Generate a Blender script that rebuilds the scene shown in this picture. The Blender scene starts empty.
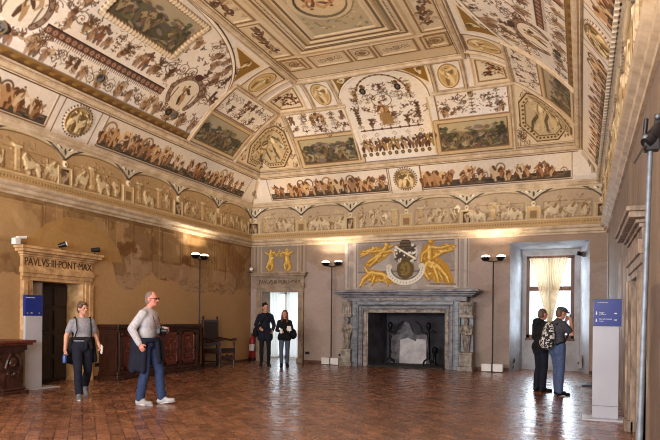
import bpy, bmesh, math, random
import numpy as np
from mathutils import Vector, Matrix
sc = bpy.context.scene
COL = sc.collection
rng = random.Random(7)
nrng = np.random.default_rng(11)
PI = math.pi
# ------------------------------------------------------------------ room numbers (metres)
XL, XR, YB, YF = -9.77, 0.60, 16.77, -2.5      # side walls, end wall, wall behind the camera
XC = 0.48                                      # where the right hand vault springs (the cornice projects)
H1, H2 = 3.80, 4.98                            # lunette cornice, vault springing
CAM_H = 1.37

def lin(h):
    h = h.lstrip('#')
    v = np.array([int(h[i:i+2], 16) / 255 for i in (0, 2, 4)])
    return np.where(v <= 0.04045, v / 12.92, ((v + 0.055) / 1.055) ** 2.4)

# ------------------------------------------------------------------ object helpers
def tag(o, label=None, cat=None, group=None, kind=None):
    if label: o['label'] = label
    if cat: o['category'] = cat
    if group: o['group'] = group
    if kind: o['kind'] = kind
    return o

def empty(name, loc=(0, 0, 0), rz=0.0, label=None, cat=None, group=None, kind=None):
    o = bpy.data.objects.new(name, None)
    COL.objects.link(o)
    o.location = loc
    o.rotation_euler = (0, 0, rz)
    o.empty_display_size = 0.1
    return tag(o, label, cat, group, kind)

def link(name, me, mat=None, parent=None):
    o = bpy.data.objects.new(name, me)
    COL.objects.link(o)
    if mat is not None:
        me.materials.clear(); me.materials.append(mat)
    if parent is not None: o.parent = parent
    return o

class MB:
    """collects shapes into one mesh"""
    def __init__(s): s.v = []; s.f = []
    def add(s, vs, fs):
        b = len(s.v); s.v += [tuple(map(float, p)) for p in vs]
        s.f += [tuple(b + i for i in f) for f in fs]; return s
    def box(s, x0, x1, y0, y1, z0, z1):
        return s.add([(x0,y0,z0),(x1,y0,z0),(x1,y1,z0),(x0,y1,z0),(x0,y0,z1),(x1,y0,z1),(x1,y1,z1),(x0,y1,z1)],
                     [(0,3,2,1),(4,5,6,7),(0,1,5,4),(1,2,6,5),(2,3,7,6),(3,0,4,7)])
    def cbox(s, c, d, rz=0, rx=0, ry=0):
        m = Matrix.Rotation(rz,3,'Z') @ Matrix.Rotation(rx,3,'X') @ Matrix.Rotation(ry,3,'Y')
        vs = [Vector(c) + m @ Vector((sx*d[0]/2, sy*d[1]/2, sz*d[2]/2)) for sz in (-1,1) for sx, sy in ((-1,-1),(1,-1),(1,1),(-1,1))]
        return s.add(vs, [(0,3,2,1),(4,5,6,7),(0,1,5,4),(1,2,6,5),(2,3,7,6),(3,0,4,7)])
    def quad(s, a, b, c, d): return s.add([a,b,c,d], [(0,1,2,3)])
    def cone(s, p0, p1, r0, r1, n=12, caps=True):
        p0, p1 = Vector(p0), Vector(p1); d = (p1 - p0).normalized()
        u = d.orthogonal().normalized(); w = d.cross(u)
        vs = []
        for p, r in ((p0, r0), (p1, r1)):
            for i in range(n):
                a = 2*PI*i/n; vs.append(p + u*(r*math.cos(a)) + w*(r*math.sin(a)))
        fs = [(i, (i+1)%n, n+(i+1)%n, n+i) for i in range(n)]
        if caps: fs += [tuple(range(n-1,-1,-1)), tuple(range(n, 2*n))]
        return s.add(vs, fs)
    def tube(s, pts, r, n=8, closed=False):
        pts = [Vector(p) for p in pts]; N = len(pts)
        rs = r if isinstance(r, (list, tuple)) else [r]*N
        vs = []; u = None
        for i, p in enumerate(pts):
            if closed: d = (pts[(i+1)%N] - pts[i-1]).normalized()
            else: d = (pts[min(i+1,N-1)] - pts[max(i-1,0)]).normalized()
            if u is None: u = d.orthogonal().normalized()
            else:
                u = (u - d*u.dot(d)); u = u.normalized() if u.length > 1e-6 else d.orthogonal().normalized()
            w = d.cross(u)
            for k in range(n):
                a = 2*PI*k/n; vs.append(p + u*(rs[i]*math.cos(a)) + w*(rs[i]*math.sin(a)))
        fs = []
        M = N if closed else N-1
        for i in range(M):
            j = (i+1) % N
            fs += [(i*n+k, i*n+(k+1)%n, j*n+(k+1)%n, j*n+k) for k in range(n)]
        if not closed: fs += [tuple(range(n-1,-1,-1)), tuple((N-1)*n+k for k in range(n))]
        return s.add(vs, fs)
    def lathe(s, prof, c=(0,0,0), n=16, axis='Z'):
        vs = []; m = len(prof)
        for r, z in prof:
            for k in range(n):
                a = 2*PI*k/n; p = (r*math.cos(a), r*math.sin(a), z)
                if axis == 'X': p = (p[2], p[0], p[1])
                if axis == 'Y': p = (p[0], p[2], p[1])
                vs.append((c[0]+p[0], c[1]+p[1], c[2]+p[2]))
        fs = [(i*n+k, i*n+(k+1)%n, (i+1)*n+(k+1)%n, (i+1)*n+k) for i in range(m-1) for k in range(n)]
        fs += [tuple(range(n-1,-1,-1)), tuple((m-1)*n+k for k in range(n))]
        return s.add(vs, fs)
    def ball(s, c, r, nu=14, nv=9, rot=None):
        r = (r,r,r) if not isinstance(r, (tuple, list)) else r
        vs = []; c = Vector(c)
        for j in range(nv+1):
            t = PI*j/nv
            for i in range(nu):
                a = 2*PI*i/nu
                p = Vector((r[0]*math.sin(t)*math.cos(a), r[1]*math.sin(t)*math.sin(a), r[2]*math.cos(t)))
                if rot is not None: p = rot @ p
                vs.append(c+p)
        fs = [(j*nu+i, (j+1)*nu+i, (j+1)*nu+(i+1)%nu, j*nu+(i+1)%nu) for j in range(nv) for i in range(nu)]
        return s.add(vs, fs)
    def prism(s, poly, a0, a1, axis='Y'):
        """poly of (p,q); axis Y: p=x q=z ; axis X: p=y q=z ; axis Z: p=x q=y"""
        def P(p, q, t): return {'Y': (p,t,q), 'X': (t,p,q), 'Z': (p,q,t)}[axis]
        n = len(poly)
        vs = [P(p,q,a0) for p,q in poly] + [P(p,q,a1) for p,q in poly]
        return s.add(vs, [(i,(i+1)%n,n+(i+1)%n,n+i) for i in range(n)] + [tuple(range(n-1,-1,-1)), tuple(range(n,2*n))])
    def mesh(s, name):
        me = bpy.data.meshes.new(name); me.from_pydata(s.v, [], s.f)
        bm = bmesh.new(); bm.from_mesh(me)
        bmesh.ops.remove_doubles(bm, verts=bm.verts, dist=1e-5)
        bmesh.ops.dissolve_degenerate(bm, dist=1e-6, edges=bm.edges)
        bmesh.ops.recalc_face_normals(bm, faces=bm.faces)
        bm.to_mesh(me); bm.free(); return me
    def build(s, name, mat, parent=None, smooth=False, bevel=0.0, label=None, kind=None):
        o = link(name, s.mesh(name), mat, parent)
        if smooth:
            for p in o.data.polygons: p.use_smooth = True
            try:
                o.data.set_sharp_from_angle(angle=math.radians(50))
            except Exception: pass
        if bevel:
            m = o.modifiers.new('bevel', 'BEVEL'); m.width = bevel; m.segments = 2; m.limit_method = 'ANGLE'; m.angle_limit = 0.6
        if label: o['label'] = label
        if kind: o['kind'] = kind
        return o

# ------------------------------------------------------------------ materials
def newmat(name):
    m = bpy.data.materials.new(name); m.use_nodes = True
    nt = m.node_tree; b = nt.nodes['Principled BSDF']
    return m, nt, b

def rgba(c):
    c = lin(c) if isinstance(c, str) else c
    return (float(c[0]), float(c[1]), float(c[2]), 1)

def mat(name, c1, c2=None, rough=0.6, metal=0.0, scale=6.0, bump=0.0, stretch=(1,1,1), detail=6, spec=0.5, emis=None):
    m, nt, b = newmat(name)
    N, L = nt.nodes, nt.links
    b.inputs['Roughness'].default_value = rough
    b.inputs['Metallic'].default_value = metal
    b.inputs['Specular IOR Level'].default_value = spec
    tc = N.new('ShaderNodeTexCoord'); mp = N.new('ShaderNodeMapping'); mp.inputs['Scale'].default_value = stretch
    L.new(tc.outputs['Object'], mp.inputs['Vector'])
    no = N.new('ShaderNodeTexNoise'); no.inputs['Scale'].default_value = scale; no.inputs['Detail'].default_value = detail
    no.inputs['Roughness'].default_value = 0.6
    L.new(mp.outputs['Vector'], no.inputs['Vector'])
    if c2 is None: c2 = np.clip((lin(c1) if isinstance(c1,str) else np.array(c1)) * 0.82, 0, 1)
    cr = N.new('ShaderNodeValToRGB')
    cr.color_ramp.elements[0].position = 0.34; cr.color_ramp.elements[0].color = rgba(c2)
    cr.color_ramp.elements[1].position = 0.66; cr.color_ramp.elements[1].color = rgba(c1)
    L.new(no.outputs['Fac'], cr.inputs['Fac']); L.new(cr.outputs['Color'], b.inputs['Base Color'])
    if bump:
        bp = N.new('ShaderNodeBump'); bp.inputs['Strength'].default_value = bump; bp.inputs['Distance'].default_value = 0.01
        L.new(no.outputs['Fac'], bp.inputs['Height']); L.new(bp.outputs['Normal'], b.inputs['Normal'])
    if emis:
        b.inputs['Emission Color'].default_value = rgba(emis[0]); b.inputs['Emission Strength'].default_value = emis[1]
    return m

def fresco_mat(name, rough=0.75, bump=0.15):
    """colour attribute 'Col' (the painted fresco) broken by fine procedural plaster grain"""
    m, nt, b = newmat(name); N, L = nt.nodes, nt.links
    at = N.new('ShaderNodeAttribute'); at.attribute_name = 'Col'
    tc = N.new('ShaderNodeTexCoord')
    no = N.new('ShaderNodeTexNoise'); no.inputs['Scale'].default_value = 14; no.inputs['Detail'].default_value = 8
    L.new(tc.outputs['Object'], no.inputs['Vector'])
    mr = N.new('ShaderNodeMapRange'); mr.inputs['From Min'].default_value = 0.3; mr.inputs['From Max'].default_value = 0.7
    mr.inputs['To Min'].default_value = 0.93; mr.inputs['To Max'].default_value = 1.06
    L.new(no.outputs['Fac'], mr.inputs['Value'])
    mx = N.new('ShaderNodeVectorMath'); mx.operation = 'SCALE'
    L.new(at.outputs['Color'], mx.inputs[0]); L.new(mr.outputs['Result'], mx.inputs['Scale'])
    L.new(mx.outputs['Vector'], b.inputs['Base Color'])
    b.inputs['Roughness'].default_value = rough
    b.inputs['Specular IOR Level'].default_value = 0.3
    bp = N.new('ShaderNodeBump'); bp.inputs['Strength'].default_value = bump; bp.inputs['Distance'].default_value = 0.01
    L.new(no.outputs['Fac'], bp.inputs['Height']); L.new(bp.outputs['Normal'], b.inputs['Normal'])
    return m

def wood_mat(name, c1, c2, rough=0.4, scale=3.0):
    return mat(name, c1, c2, rough=rough, scale=scale, stretch=(6,6,1), bump=0.15, detail=8)

M_FRESCO = fresco_mat('painted_plaster')
M_STONE_W = mat('warm_stone', '#dcb480', '#a07a50', 0.6, scale=5, bump=0.3)
M_STONE_P = mat('pale_stone', '#a8927c', '#7d6a58', 0.6, scale=5, bump=0.3)
M_STONE_G = mat('grey_marble', '#86848a', '#3f3c41', 0.45, scale=4, bump=0.2, stretch=(1,1,2.2))
M_STONE_H = mat('worn_marble', '#aba092', '#5a5149', 0.55, scale=9, bump=0.5)
M_STONE_R = mat('weathered_stone', '#b09a84', '#5d4c3e', 0.65, scale=5, bump=0.5, stretch=(2,2,.7))
M_TRIM = mat('cornice_stucco', '#d2bda0', '#ae9676', 0.65, scale=4, bump=0.15)
M_RAIL = mat('vault_rib_stucco', '#d9c3a4', '#b99c76', 0.65, scale=5, bump=0.15)
M_WALNUT = wood_mat('dark_walnut', '#4a281a', '#1c0d09', 0.35, 4)
M_WALNUT_R = wood_mat('red_walnut', '#7a3c2a', '#3d1a12', 0.35, 5)
M_DOORWOOD = wood_mat('door_wood', '#2a1a14', '#120a08', 0.5, 3)
M_WINWOOD = wood_mat('window_wood', '#7a4a30', '#4f2c1c', 0.5, 4)
M_IRON = mat('black_iron', '#17171a', '#0b0b0c', 0.45, 0.6, scale=12, bump=0.2)
M_LAMPMETAL = mat('dark_lamp_metal', '#2b2523', '#1c1816', 0.35, 0.7, scale=9)
M_STEEL = mat('brushed_steel', '#7d838c', '#62686f', 0.5, 0.3, scale=20)
M_WHITE = mat('white_lacquer', '#e6e3e0', '#d8d5d2', 0.35, scale=3)
M_TOTEM = mat('totem_grey_white', '#bcbcc4', '#b2b2bb', 0.3, scale=2)
M_BLUE = mat('totem_blue', '#1c2f86', '#182a78', 0.35, scale=3)
M_TEXTW = mat('white_lettering', '#f2f2f6', '#e6e6ee', 0.5)
M_INK = mat('carved_letters', '#573a20', '#40290f', 0.8)
M_PLASTIC_B = mat('black_plastic', '#15151a', '#0e0e10', 0.4, scale=8)
M_RED = mat('red_enamel', '#a01f1c', '#7f1614', 0.35, scale=6)
M_LEATHER = mat('dark_leather', '#33201c', '#1f1412', 0.75, scale=14, bump=0.3)
M_BULB = mat('lit_lamp_glass', '#ffe8c4', '#ffe0b4', 0.4, emis=('#ffe6c2', 5.0))
M_ALCOVE = mat('alcove_plaster', '#b6bac2', '#979392', 0.7, scale=2.2, bump=0.15)
M_SOOT = mat('sooty_wall', '#403f49', '#1c1b20', 0.8, scale=3, bump=0.3)
M_PALEPATCH = mat('pale_fireback', '#d4d1d4', '#a5a2a8', 0.7, scale=4, bump=0.3)
M_ASH = mat('hearth_ash', '#3a3634', '#1e1b1a', 0.9, scale=6, bump=0.4)

def floor_mat():
    m, nt, b = newmat('terracotta_floor'); N, L = nt.nodes, nt.links
    tc = N.new('ShaderNodeTexCoord'); mp = N.new('ShaderNodeMapping')
    mp.inputs['Rotation'].default_value = (0, 0, math.radians(45)); mp.inputs['Scale'].default_value = (1,1,1)
    L.new(tc.outputs['Object'], mp.inputs['Vector'])
    br = N.new('ShaderNodeTexBrick'); br.offset = 0.5
    br.inputs['Scale'].default_value = 1.0
    br.inputs['Brick Width'].default_value = 0.30; br.inputs['Row Height'].default_value = 0.15
    br.inputs['Mortar Size'].default_value = 0.006; br.inputs['Mortar Smooth'].default_value = 0.3
    br.inputs['Color1'].default_value = rgba('#9a6a50'); br.inputs['Color2'].default_value = rgba('#6f4736')
    br.inputs['Mortar'].default_value = rgba('#46302a')
    L.new(mp.outputs['Vector'], br.inputs['Vector'])
    no = N.new('ShaderNodeTexNoise'); no.inputs['Scale'].default_value = 0.9; no.inputs['Detail'].default_value = 8
    L.new(tc.outputs['Object'], no.inputs['Vector'])
    mr = N.new('ShaderNodeMapRange'); mr.inputs['From Min'].default_value = .3; mr.inputs['From Max'].default_value = .7
    mr.inputs['To Min'].default_value = .82; mr.inputs['To Max'].default_value = 1.12
    L.new(no.outputs['Fac'], mr.inputs['Value'])
    mx = N.new('ShaderNodeVectorMath'); mx.operation = 'SCALE'
    L.new(br.outputs['Color'], mx.inputs[0]); L.new(mr.outputs['Result'], mx.inputs['Scale'])
    L.new(mx.outputs['Vector'], b.inputs['Base Color'])
    n2 = N.new('ShaderNodeTexNoise'); n2.inputs['Scale'].default_value = 5; n2.inputs['Detail'].default_value = 5
    L.new(tc.outputs['Object'], n2.inputs['Vector'])
    r2 = N.new('ShaderNodeMapRange'); r2.inputs['From Min'].default_value = .3; r2.inputs['From Max'].default_value = .7
    r2.inputs['To Min'].default_value = .16; r2.inputs['To Max'].default_value = .36
    L.new(n2.outputs['Fac'], r2.inputs['Value']); L.new(r2.outputs['Result'], b.inputs['Roughness'])
    b.inputs['Specular IOR Level'].default_value = 0.55
    ad = N.new('ShaderNodeMath'); ad.operation = 'MULTIPLY_ADD'
    L.new(br.outputs['Fac'], ad.inputs[0]); ad.inputs[1].default_value = -0.5; L.new(n2.outputs['Fac'], ad.inputs[2])
    bp = N.new('ShaderNodeBump'); bp.inputs['Strength'].default_value = 0.3; bp.inputs['Distance'].default_value = 0.009
    L.new(ad.outputs['Value'], bp.inputs['Height']); L.new(bp.outputs['Normal'], b.inputs['Normal'])
    return m
M_FLOOR = floor_mat()

def cloth_thin(name, c, transp=0.25, transl=0.5):
    m, nt, b = newmat(name); N, L = nt.nodes, nt.links
    out = N['Material Output'] if 'Material Output' in N else N.new('ShaderNodeOutputMaterial')
    df = N.new('ShaderNodeBsdfDiffuse'); df.inputs['Color'].default_value = rgba(c)
    tl = N.new('ShaderNodeBsdfTranslucent'); tl.inputs['Color'].default_value = rgba(c)
    tp = N.new('ShaderNodeBsdfTransparent')
    tc = N.new('ShaderNodeTexCoord'); wv = N.new('ShaderNodeTexNoise'); wv.inputs['Scale'].default_value = 60
    L.new(tc.outputs['Object'], wv.inputs['Vector'])
    bp = N.new('ShaderNodeBump'); bp.inputs['Strength'].default_value = 0.1
    L.new(wv.outputs['Fac'], bp.inputs['Height']); L.new(bp.outputs['Normal'], df.inputs['Normal'])
    m1 = N.new('ShaderNodeMixShader'); m1.inputs[0].default_value = transl
    L.new(df.outputs[0], m1.inputs[1]); L.new(tl.outputs[0], m1.inputs[2])
    m2 = N.new('ShaderNodeMixShader'); m2.inputs[0].default_value = transp
    L.new(m1.outputs[0], m2.inputs[1]); L.new(tp.outputs[0], m2.inputs[2])
    L.new(m2.outputs[0], out.inputs['Surface']); N.remove(b)
    return m
M_CURTAIN = cloth_thin('sheer_cream_curtain', '#cdbb9c', 0.05, 0.22)
M_VOILE = cloth_thin('white_voile', '#eceae4', 0.15, 0.55)

def glass_mat():
    m, nt, b = newmat('window_glass'); N, L = nt.nodes, nt.links
    out = N['Material Output']
    tp = N.new('ShaderNodeBsdfTransparent'); tp.inputs['Color'].default_value = (.95,.97,.98,1)
    gl = N.new('ShaderNodeBsdfGlossy'); gl.inputs['Roughness'].default_value = 0.03
    fr = N.new('ShaderNodeFresnel'); fr.inputs['IOR'].default_value = 1.45
    mx = N.new('ShaderNodeMixShader'); L.new(fr.outputs[0], mx.inputs[0]); L.new(tp.outputs[0], mx.inputs[1]); L.new(gl.outputs[0], mx.inputs[2])
    L.new(mx.outputs[0], out.inputs['Surface']); N.remove(b); return m
M_GLASS = glass_mat()

def text(name, body, size, loc, rot, m, parent=None, extrude=0.004, width=None, align='CENTER'):
    cu = bpy.data.curves.new(name, 'FONT'); cu.body = body; cu.size = size; cu.extrude = extrude
    cu.align_x = align; cu.align_y = 'CENTER'
    o = bpy.data.objects.new(name, cu); COL.objects.link(o)
    bpy.context.view_layer.update()
    me = bpy.data.meshes.new_from_object(o.evaluated_get(bpy.context.evaluated_depsgraph_get()))
    bpy.data.objects.remove(o); bpy.data.curves.remove(cu)
    if width:
        xs = [v.co.x for v in me.vertices]; w = max(xs)-min(xs)
        for v in me.vertices: v.co.x *= width / w
    o = link(name, me, m, parent); o.location = loc; o.rotation_euler = rot
    return o
# ------------------------------------------------------------------ fresco painting: a colour + relief canvas
def fbm(h, w, cells, octs=4, seed=0):
    g = np.random.default_rng(seed); out = np.zeros((h, w)); amp = 1; tot = 0
    for o in range(octs):
        n = cells * 2**o; a = g.random((n+2, n*max(1, w//max(h,1))+3))
        y = np.linspace(0, n, h, endpoint=False); x = np.linspace(0, a.shape[1]-2, w, endpoint=False)
        yi = y.astype(int); xi = x.astype(int); fy = (y-yi)[:,None]; fx = (x-xi)[None]
        fy = fy*fy*(3-2*fy); fx = fx*fx*(3-2*fx)
        v = (a[yi][:,xi]*(1-fx)+a[yi][:,xi+1]*fx)*(1-fy)+(a[yi+1][:,xi]*(1-fx)+a[yi+1][:,xi+1]*fx)*fy
        out += amp*v; tot += amp; amp *= .55
    out /= tot
    return (out-out.mean())/out.std()

class Cv:
    def __init__(s, w, h, res, base):
        s.res = res; s.W = int(round(w/res))+1; s.H = int(round(h/res))+1
        s.c = np.empty((s.H, s.W, 3)); s.c[:] = lin(base); s.h = np.zeros((s.H, s.W)); s.T = lambda a, b: (a, b)
        s.stack = []
    def _win(s, X, Y, pad):
        x0 = max(int(X.min()/s.res-pad), 0); x1 = min(int(X.max()/s.res+pad)+2, s.W)
        y0 = max(int(Y.min()/s.res-pad), 0); y1 = min(int(Y.max()/s.res+pad)+2, s.H)
        return x0, x1, y0, y1
    def _lay(s, w, A, col, dh):
        x0, x1, y0, y1 = w
        col = lin(col) if isinstance(col, str) else np.asarray(col)
        r = s.c[y0:y1, x0:x1]; r += (col - r)*A[..., None]
        if dh: s.h[y0:y1, x0:x1] += (dh - s.h[y0:y1, x0:x1])*A*(np.abs(dh) > np.abs(s.h[y0:y1, x0:x1]))
    def poly(s, pts, col, a=1.0, dh=0.0):
        p = np.asarray(pts, float); X, Y = s.T(p[:,0], p[:,1]); X = np.asarray(X, float); Y = np.asarray(Y, float)
        w = s._win(X, Y, 1); x0, x1, y0, y1 = w
        if x1 <= x0 or y1 <= y0: return
        A = np.zeros((y1-y0, x1-x0))
        for oy in (-.25, .25):
            for ox in (-.25, .25):
                gx, gy = np.meshgrid((np.arange(x0, x1)+ox)*s.res, (np.arange(y0, y1)+oy)*s.res)
                ins = np.zeros(gx.shape, bool); n = len(X)
                for i in range(n):
                    j = (i+1) % n
                    if Y[i] == Y[j]: continue
                    c = ((Y[i] > gy) != (Y[j] > gy)) & (gx < (X[j]-X[i])*(gy-Y[i])/(Y[j]-Y[i])+X[i])
                    ins ^= c
                A += ins*.25
        s._lay(w, A*a, col, dh)
    def stroke(s, pts, wd, col, a=1.0, dh=0.0, closed=False):
        p = np.asarray(pts, float)
        if closed: p = np.vstack([p, p[:1]])
        X, Y = s.T(p[:,0], p[:,1]); X = np.asarray(X, float); Y = np.asarray(Y, float)
        n = len(X); ws = np.full(n, wd) if np.isscalar(wd) else np.asarray(wd)
        w = s._win(X, Y, ws.max()/2/s.res+1); x0, x1, y0, y1 = w
        if x1 <= x0 or y1 <= y0: return
        A = np.zeros((y1-y0, x1-x0))
        for i in range(n-1):
            ww = s._win(X[i:i+2], Y[i:i+2], max(ws[i], ws[i+1])/2/s.res+1); a0, a1, b0, b1 = ww
            if a1 <= a0 or b1 <= b0: continue
            gx, gy = np.meshgrid(np.arange(a0, a1)*s.res, np.arange(b0, b1)*s.res)
            dx, dy = X[i+1]-X[i], Y[i+1]-Y[i]; L = dx*dx+dy*dy+1e-12
            t = np.clip(((gx-X[i])*dx+(gy-Y[i])*dy)/L, 0, 1)
            d = np.hypot(gx-X[i]-t*dx, gy-Y[i]-t*dy); wl = (ws[i]+(ws[i+1]-ws[i])*t)/2
            al = np.clip((wl-d)/s.res+.5, 0, 1)*np.minimum(1, 2*wl/s.res+.15)
            v = A[b0-y0:b1-y0, a0-x0:a1-x0]; np.maximum(v, al, out=v)
        s._lay(w, A*a, col, dh)
    def epts(s, cx, cy, rx, ry, rot=0, n=22):
        t = np.linspace(0, 2*PI, n, endpoint=False); x = rx*np.cos(t); y = ry*np.sin(t); c, q = math.cos(rot), math.sin(rot)
        return np.stack([cx+x*c-y*q, cy+x*q+y*c], 1)
    def ell(s, cx, cy, rx, ry, col, rot=0, a=1.0, dh=0.0): s.poly(s.epts(cx, cy, rx, ry, rot), col, a, dh)
    def ring(s, cx, cy, rx, ry, w, col, rot=0, a=1.0, dh=0.0): s.stroke(s.epts(cx, cy, rx, ry, rot, 28), w, col, a, dh, True)
    def rect(s, x0, x1, y0, y1, col, a=1.0, dh=0.0): s.poly([(x0,y0),(x1,y0),(x1,y1),(x0,y1)], col, a, dh)
    def frame(s, x0, x1, y0, y1, w, col, a=1.0, dh=0.0):
        s.stroke([(x0,y0),(x1,y0),(x1,y1),(x0,y1)], w, col, a, dh, True)
    def push(s, ox, oy, sc_=1.0, rot=0.0, flip=1):
        s.stack.append(s.T); T0 = s.T; c, q = math.cos(rot)*sc_, math.sin(rot)*sc_
        def T(a, b, T0=T0):
            a = np.asarray(a)*flip; return T0(ox+a*c-b*q, oy+a*q+b*c)
        s.T = T
    def pop(s): s.T = s.stack.pop()

BR, BR2, RB, OC, TAN, DK, GR, CREAM = '#543823', '#7a5634', '#80492f', '#9c7a44', '#a8855a', '#241a14', '#4c4a34', '#d8c8b0'
# ---- motifs (each works in a local frame: x right, y up, unit height)
def m_man(cv, x, y, h, col, dark, lite, r, a=1.0, dh=0.0, flip=None):
    f = r.choice((-1, 1)) if flip is None else flip
    cv.push(x, y, h, r.uniform(-.12, .12), f)
    k = r.uniform(.06, .2); g = r.uniform(.02, .18)
    cv.stroke([(0,.5),(k,.27),(k+r.uniform(-.08,.04),0)], [.13,.1,.06], dark, a, dh)
    cv.stroke([(0,.5),(-g,.27),(-g-.04,0)], [.13,.1,.06], col, a, dh)
    cv.ell(0,.64,.115,.19, col, 0, a, dh); cv.ell(-.03,.66,.06,.14, lite, 0, a*.8, dh)
    ax = r.uniform(.2,.36); ay = r.uniform(.45,.98)
    cv.stroke([(.07,.76),(ax*.7,.62+.2*(ay-.6)),(ax,ay)], [.09,.07,.05], col, a, dh)
    bx = r.uniform(.18,.32); by = r.uniform(.4,.85)
    cv.stroke([(-.07,.76),(-bx*.8,.62),(-bx,by)], [.09,.07,.05], dark, a, dh)
    cv.ell(.01,.915,.065,.085, col, 0, a, dh); cv.ell(0,.95,.065,.05, dark, 0, a, 0)
    cv.stroke([(.06,.82),(.08,.6),(.02,.46)], .035, dark, a*.8)
    if r.random() < .5: cv.stroke([(-.05,.8),(-.28,.95),(-.4,.78),(-.33,.5)], [.05,.09,.08,.03], r.choice((col, dark, lite)), a*.9, dh)
    cv.pop()

def m_horse(cv, x, y, h, col, dark, lite, r, a=1.0, dh=0.0, flip=None):
    f = r.choice((-1, 1)) if flip is None else flip
    cv.push(x, y, h, 0, f)
    for q, c in ((-.42, dark), (.32, dark), (-.32, col), (.42, col)):
        cv.stroke([(q*.85,.5),(q+.05,.27),(q-.02,0)], [.14,.08,.06], c, a, dh)
    cv.ell(0,.56,.44,.2, col, .05, a, dh); cv.ell(-.02,.62,.3,.09, lite, 0, a*.7, dh)
    cv.stroke([(.34,.62),(.5,.86),(.54,.95)], [.26,.17,.12], col, a, dh); cv.stroke([(.52,.95),(.7,.8)], [.14,.08], col, a, dh)
    cv.stroke([(.38,.82),(.5,1.02)], .08, dark, a); cv.stroke([(-.42,.6),(-.56,.5),(-.58,.25)], [.06,.1,.03], dark, a, dh)
    cv.pop()

def m_scroll(cv, x, y, r0, sg, col, w=.02, turns=1.6, a=1.0, rot=0.0, leaf=None, dh=0.0):
    t = np.linspace(0, turns*2*PI, 26); rr = r0*(1-.82*t/t[-1])
    cv.push(x, y, 1, rot, sg)
    P = np.stack([rr*np.cos(t)-r0, rr*np.sin(t)], 1); cv.stroke(P, np.linspace(w, w*.6, 26), col, a, dh)
    for i in (4, 9, 14):
        d = (P[i]-[-r0,0]); d = d/(np.hypot(*d)+1e-9)
        cv.ell(P[i][0]+d[0]*r0*.28, P[i][1]+d[1]*r0*.28, r0*.24, r0*.09, leaf or col, math.atan2(d[1], d[0])+.5, a, dh)
    cv.ell(-r0,0,r0*.15,r0*.15, leaf or col, 0, a, dh)
    cv.pop()

def m_bird(cv, x, y, h, col, dark, r, a=1.0):
    cv.push(x, y, h, r.uniform(-.5,.5), r.choice((-1,1)))
    cv.ell(0,0,.38,.17, col, .25, a); cv.poly([(-.1,.05),(-.35,.55),(.12,.5),(.2,.12)], dark, a)
    cv.poly([(-.3,-.05),(-.8,-.2),(-.7,.02)], dark, a); cv.ell(.4,.18,.12,.1, col, 0, a); cv.stroke([(.5,.17),(.64,.12)], .06, dark, a)
    cv.pop()

def m_vase(cv, x, y, h, col, dark, a=1.0, dh=0.0):
    cv.push(x, y, h)
    cv.poly([(-.18,0),(.18,0),(.08,.14),(.26,.45),(.3,.62),(.14,.74),(.2,.86),(-.2,.86),(-.14,.74),(-.3,.62),(-.26,.45),(-.08,.14)], col, a, dh)
    cv.stroke([(-.29,.6),(.29,.6)], .05, dark, a); cv.stroke([(.1,.2),(.2,.5),(.12,.72)], .06, dark, a*.7)
    for k in (-.3,-.1,.12,.3): cv.stroke([(0,.86),(k,1.2)], .05, dark, a)
    cv.pop()

def m_candelabrum(cv, x, y0, y1, col, dark, acc, r, a=1.0):
    y = y0; H = y1-y0
    cv.stroke([(x,y0),(x,y1)], .014, dark, a*.9)
    while y < y1-.12:
        h = r.uniform(.13,.26)*min(1, H); k = r.randrange(5)
        if k == 0: m_vase(cv, x, y, h, acc, dark, a)
        elif k == 1:
            for s in (-1,1): m_scroll(cv, x, y+h*.5, h*.42, s, dark, .016, 1.3, a, leaf=acc)
        elif k == 2: m_man(cv, x, y, h*1.3, col, dark, TAN, r, a)
        elif k == 3:
            cv.poly([(x-h*.7,y+h*.55),(x+h*.7,y+h*.55),(x+h*.45,y+h*.32),(x,y+h*.2),(x-h*.45,y+h*.32)], acc, a)
            for q in (-.6,-.3,0,.3,.6): cv.stroke([(x+q*h,y+h*.5),(x+q*h*1.05,y+h*.15)], .012, dark, a)
        else:
            cv.ell(x,y+h*.5,h*.22,h*.3, dark, 0, a); cv.ell(x-h*.03,y+h*.52,h*.12,h*.2, acc, 0, a)
            for s in (-1,1): cv.stroke([(x+s*h*.2,y+h*.5),(x+s*h*.6,y+h*.75),(x+s*h*.9,y+h*.5)], [.03,.025,.01], acc, a)
        y += h*1.02

def m_garland(cv, x0, x1, y, sag, col, dark, r, a=1.0):
    t = np.linspace(0,1,12); P = np.stack([x0+(x1-x0)*t, y-sag*4*t*(1-t)], 1)
    cv.stroke(P, .02, dark, a)
    for p in P[1:-1]: cv.ell(p[0], p[1], .022, .018, r.choice((col, dark)), 0, a)

def m_tendril(cv, x, y, L, r, a, acc):
    th = r.uniform(0, 2*PI); k = r.uniform(-5, 5)/L; P = [(x, y)]; n = 12
    for i in range(n):
        th += k*L/n+(.9*i/n)**2*(1 if k > 0 else -1)*.7; P.append((P[-1][0]+L/n*math.cos(th), P[-1][1]+L/n*math.sin(th)))
    cv.stroke(P, np.linspace(.027, .013, n+1), BR, a)
    for i in (3, 6, 9):
        s = 1 if i % 2 else -1; cv.ell(P[i][0]+.03*s, P[i][1]+.02, .04, .016, r.choice((acc, BR2, BR)), th+s, a)
    cv.ell(P[-1][0], P[-1][1], .022, .022, acc, 0, a)

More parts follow.
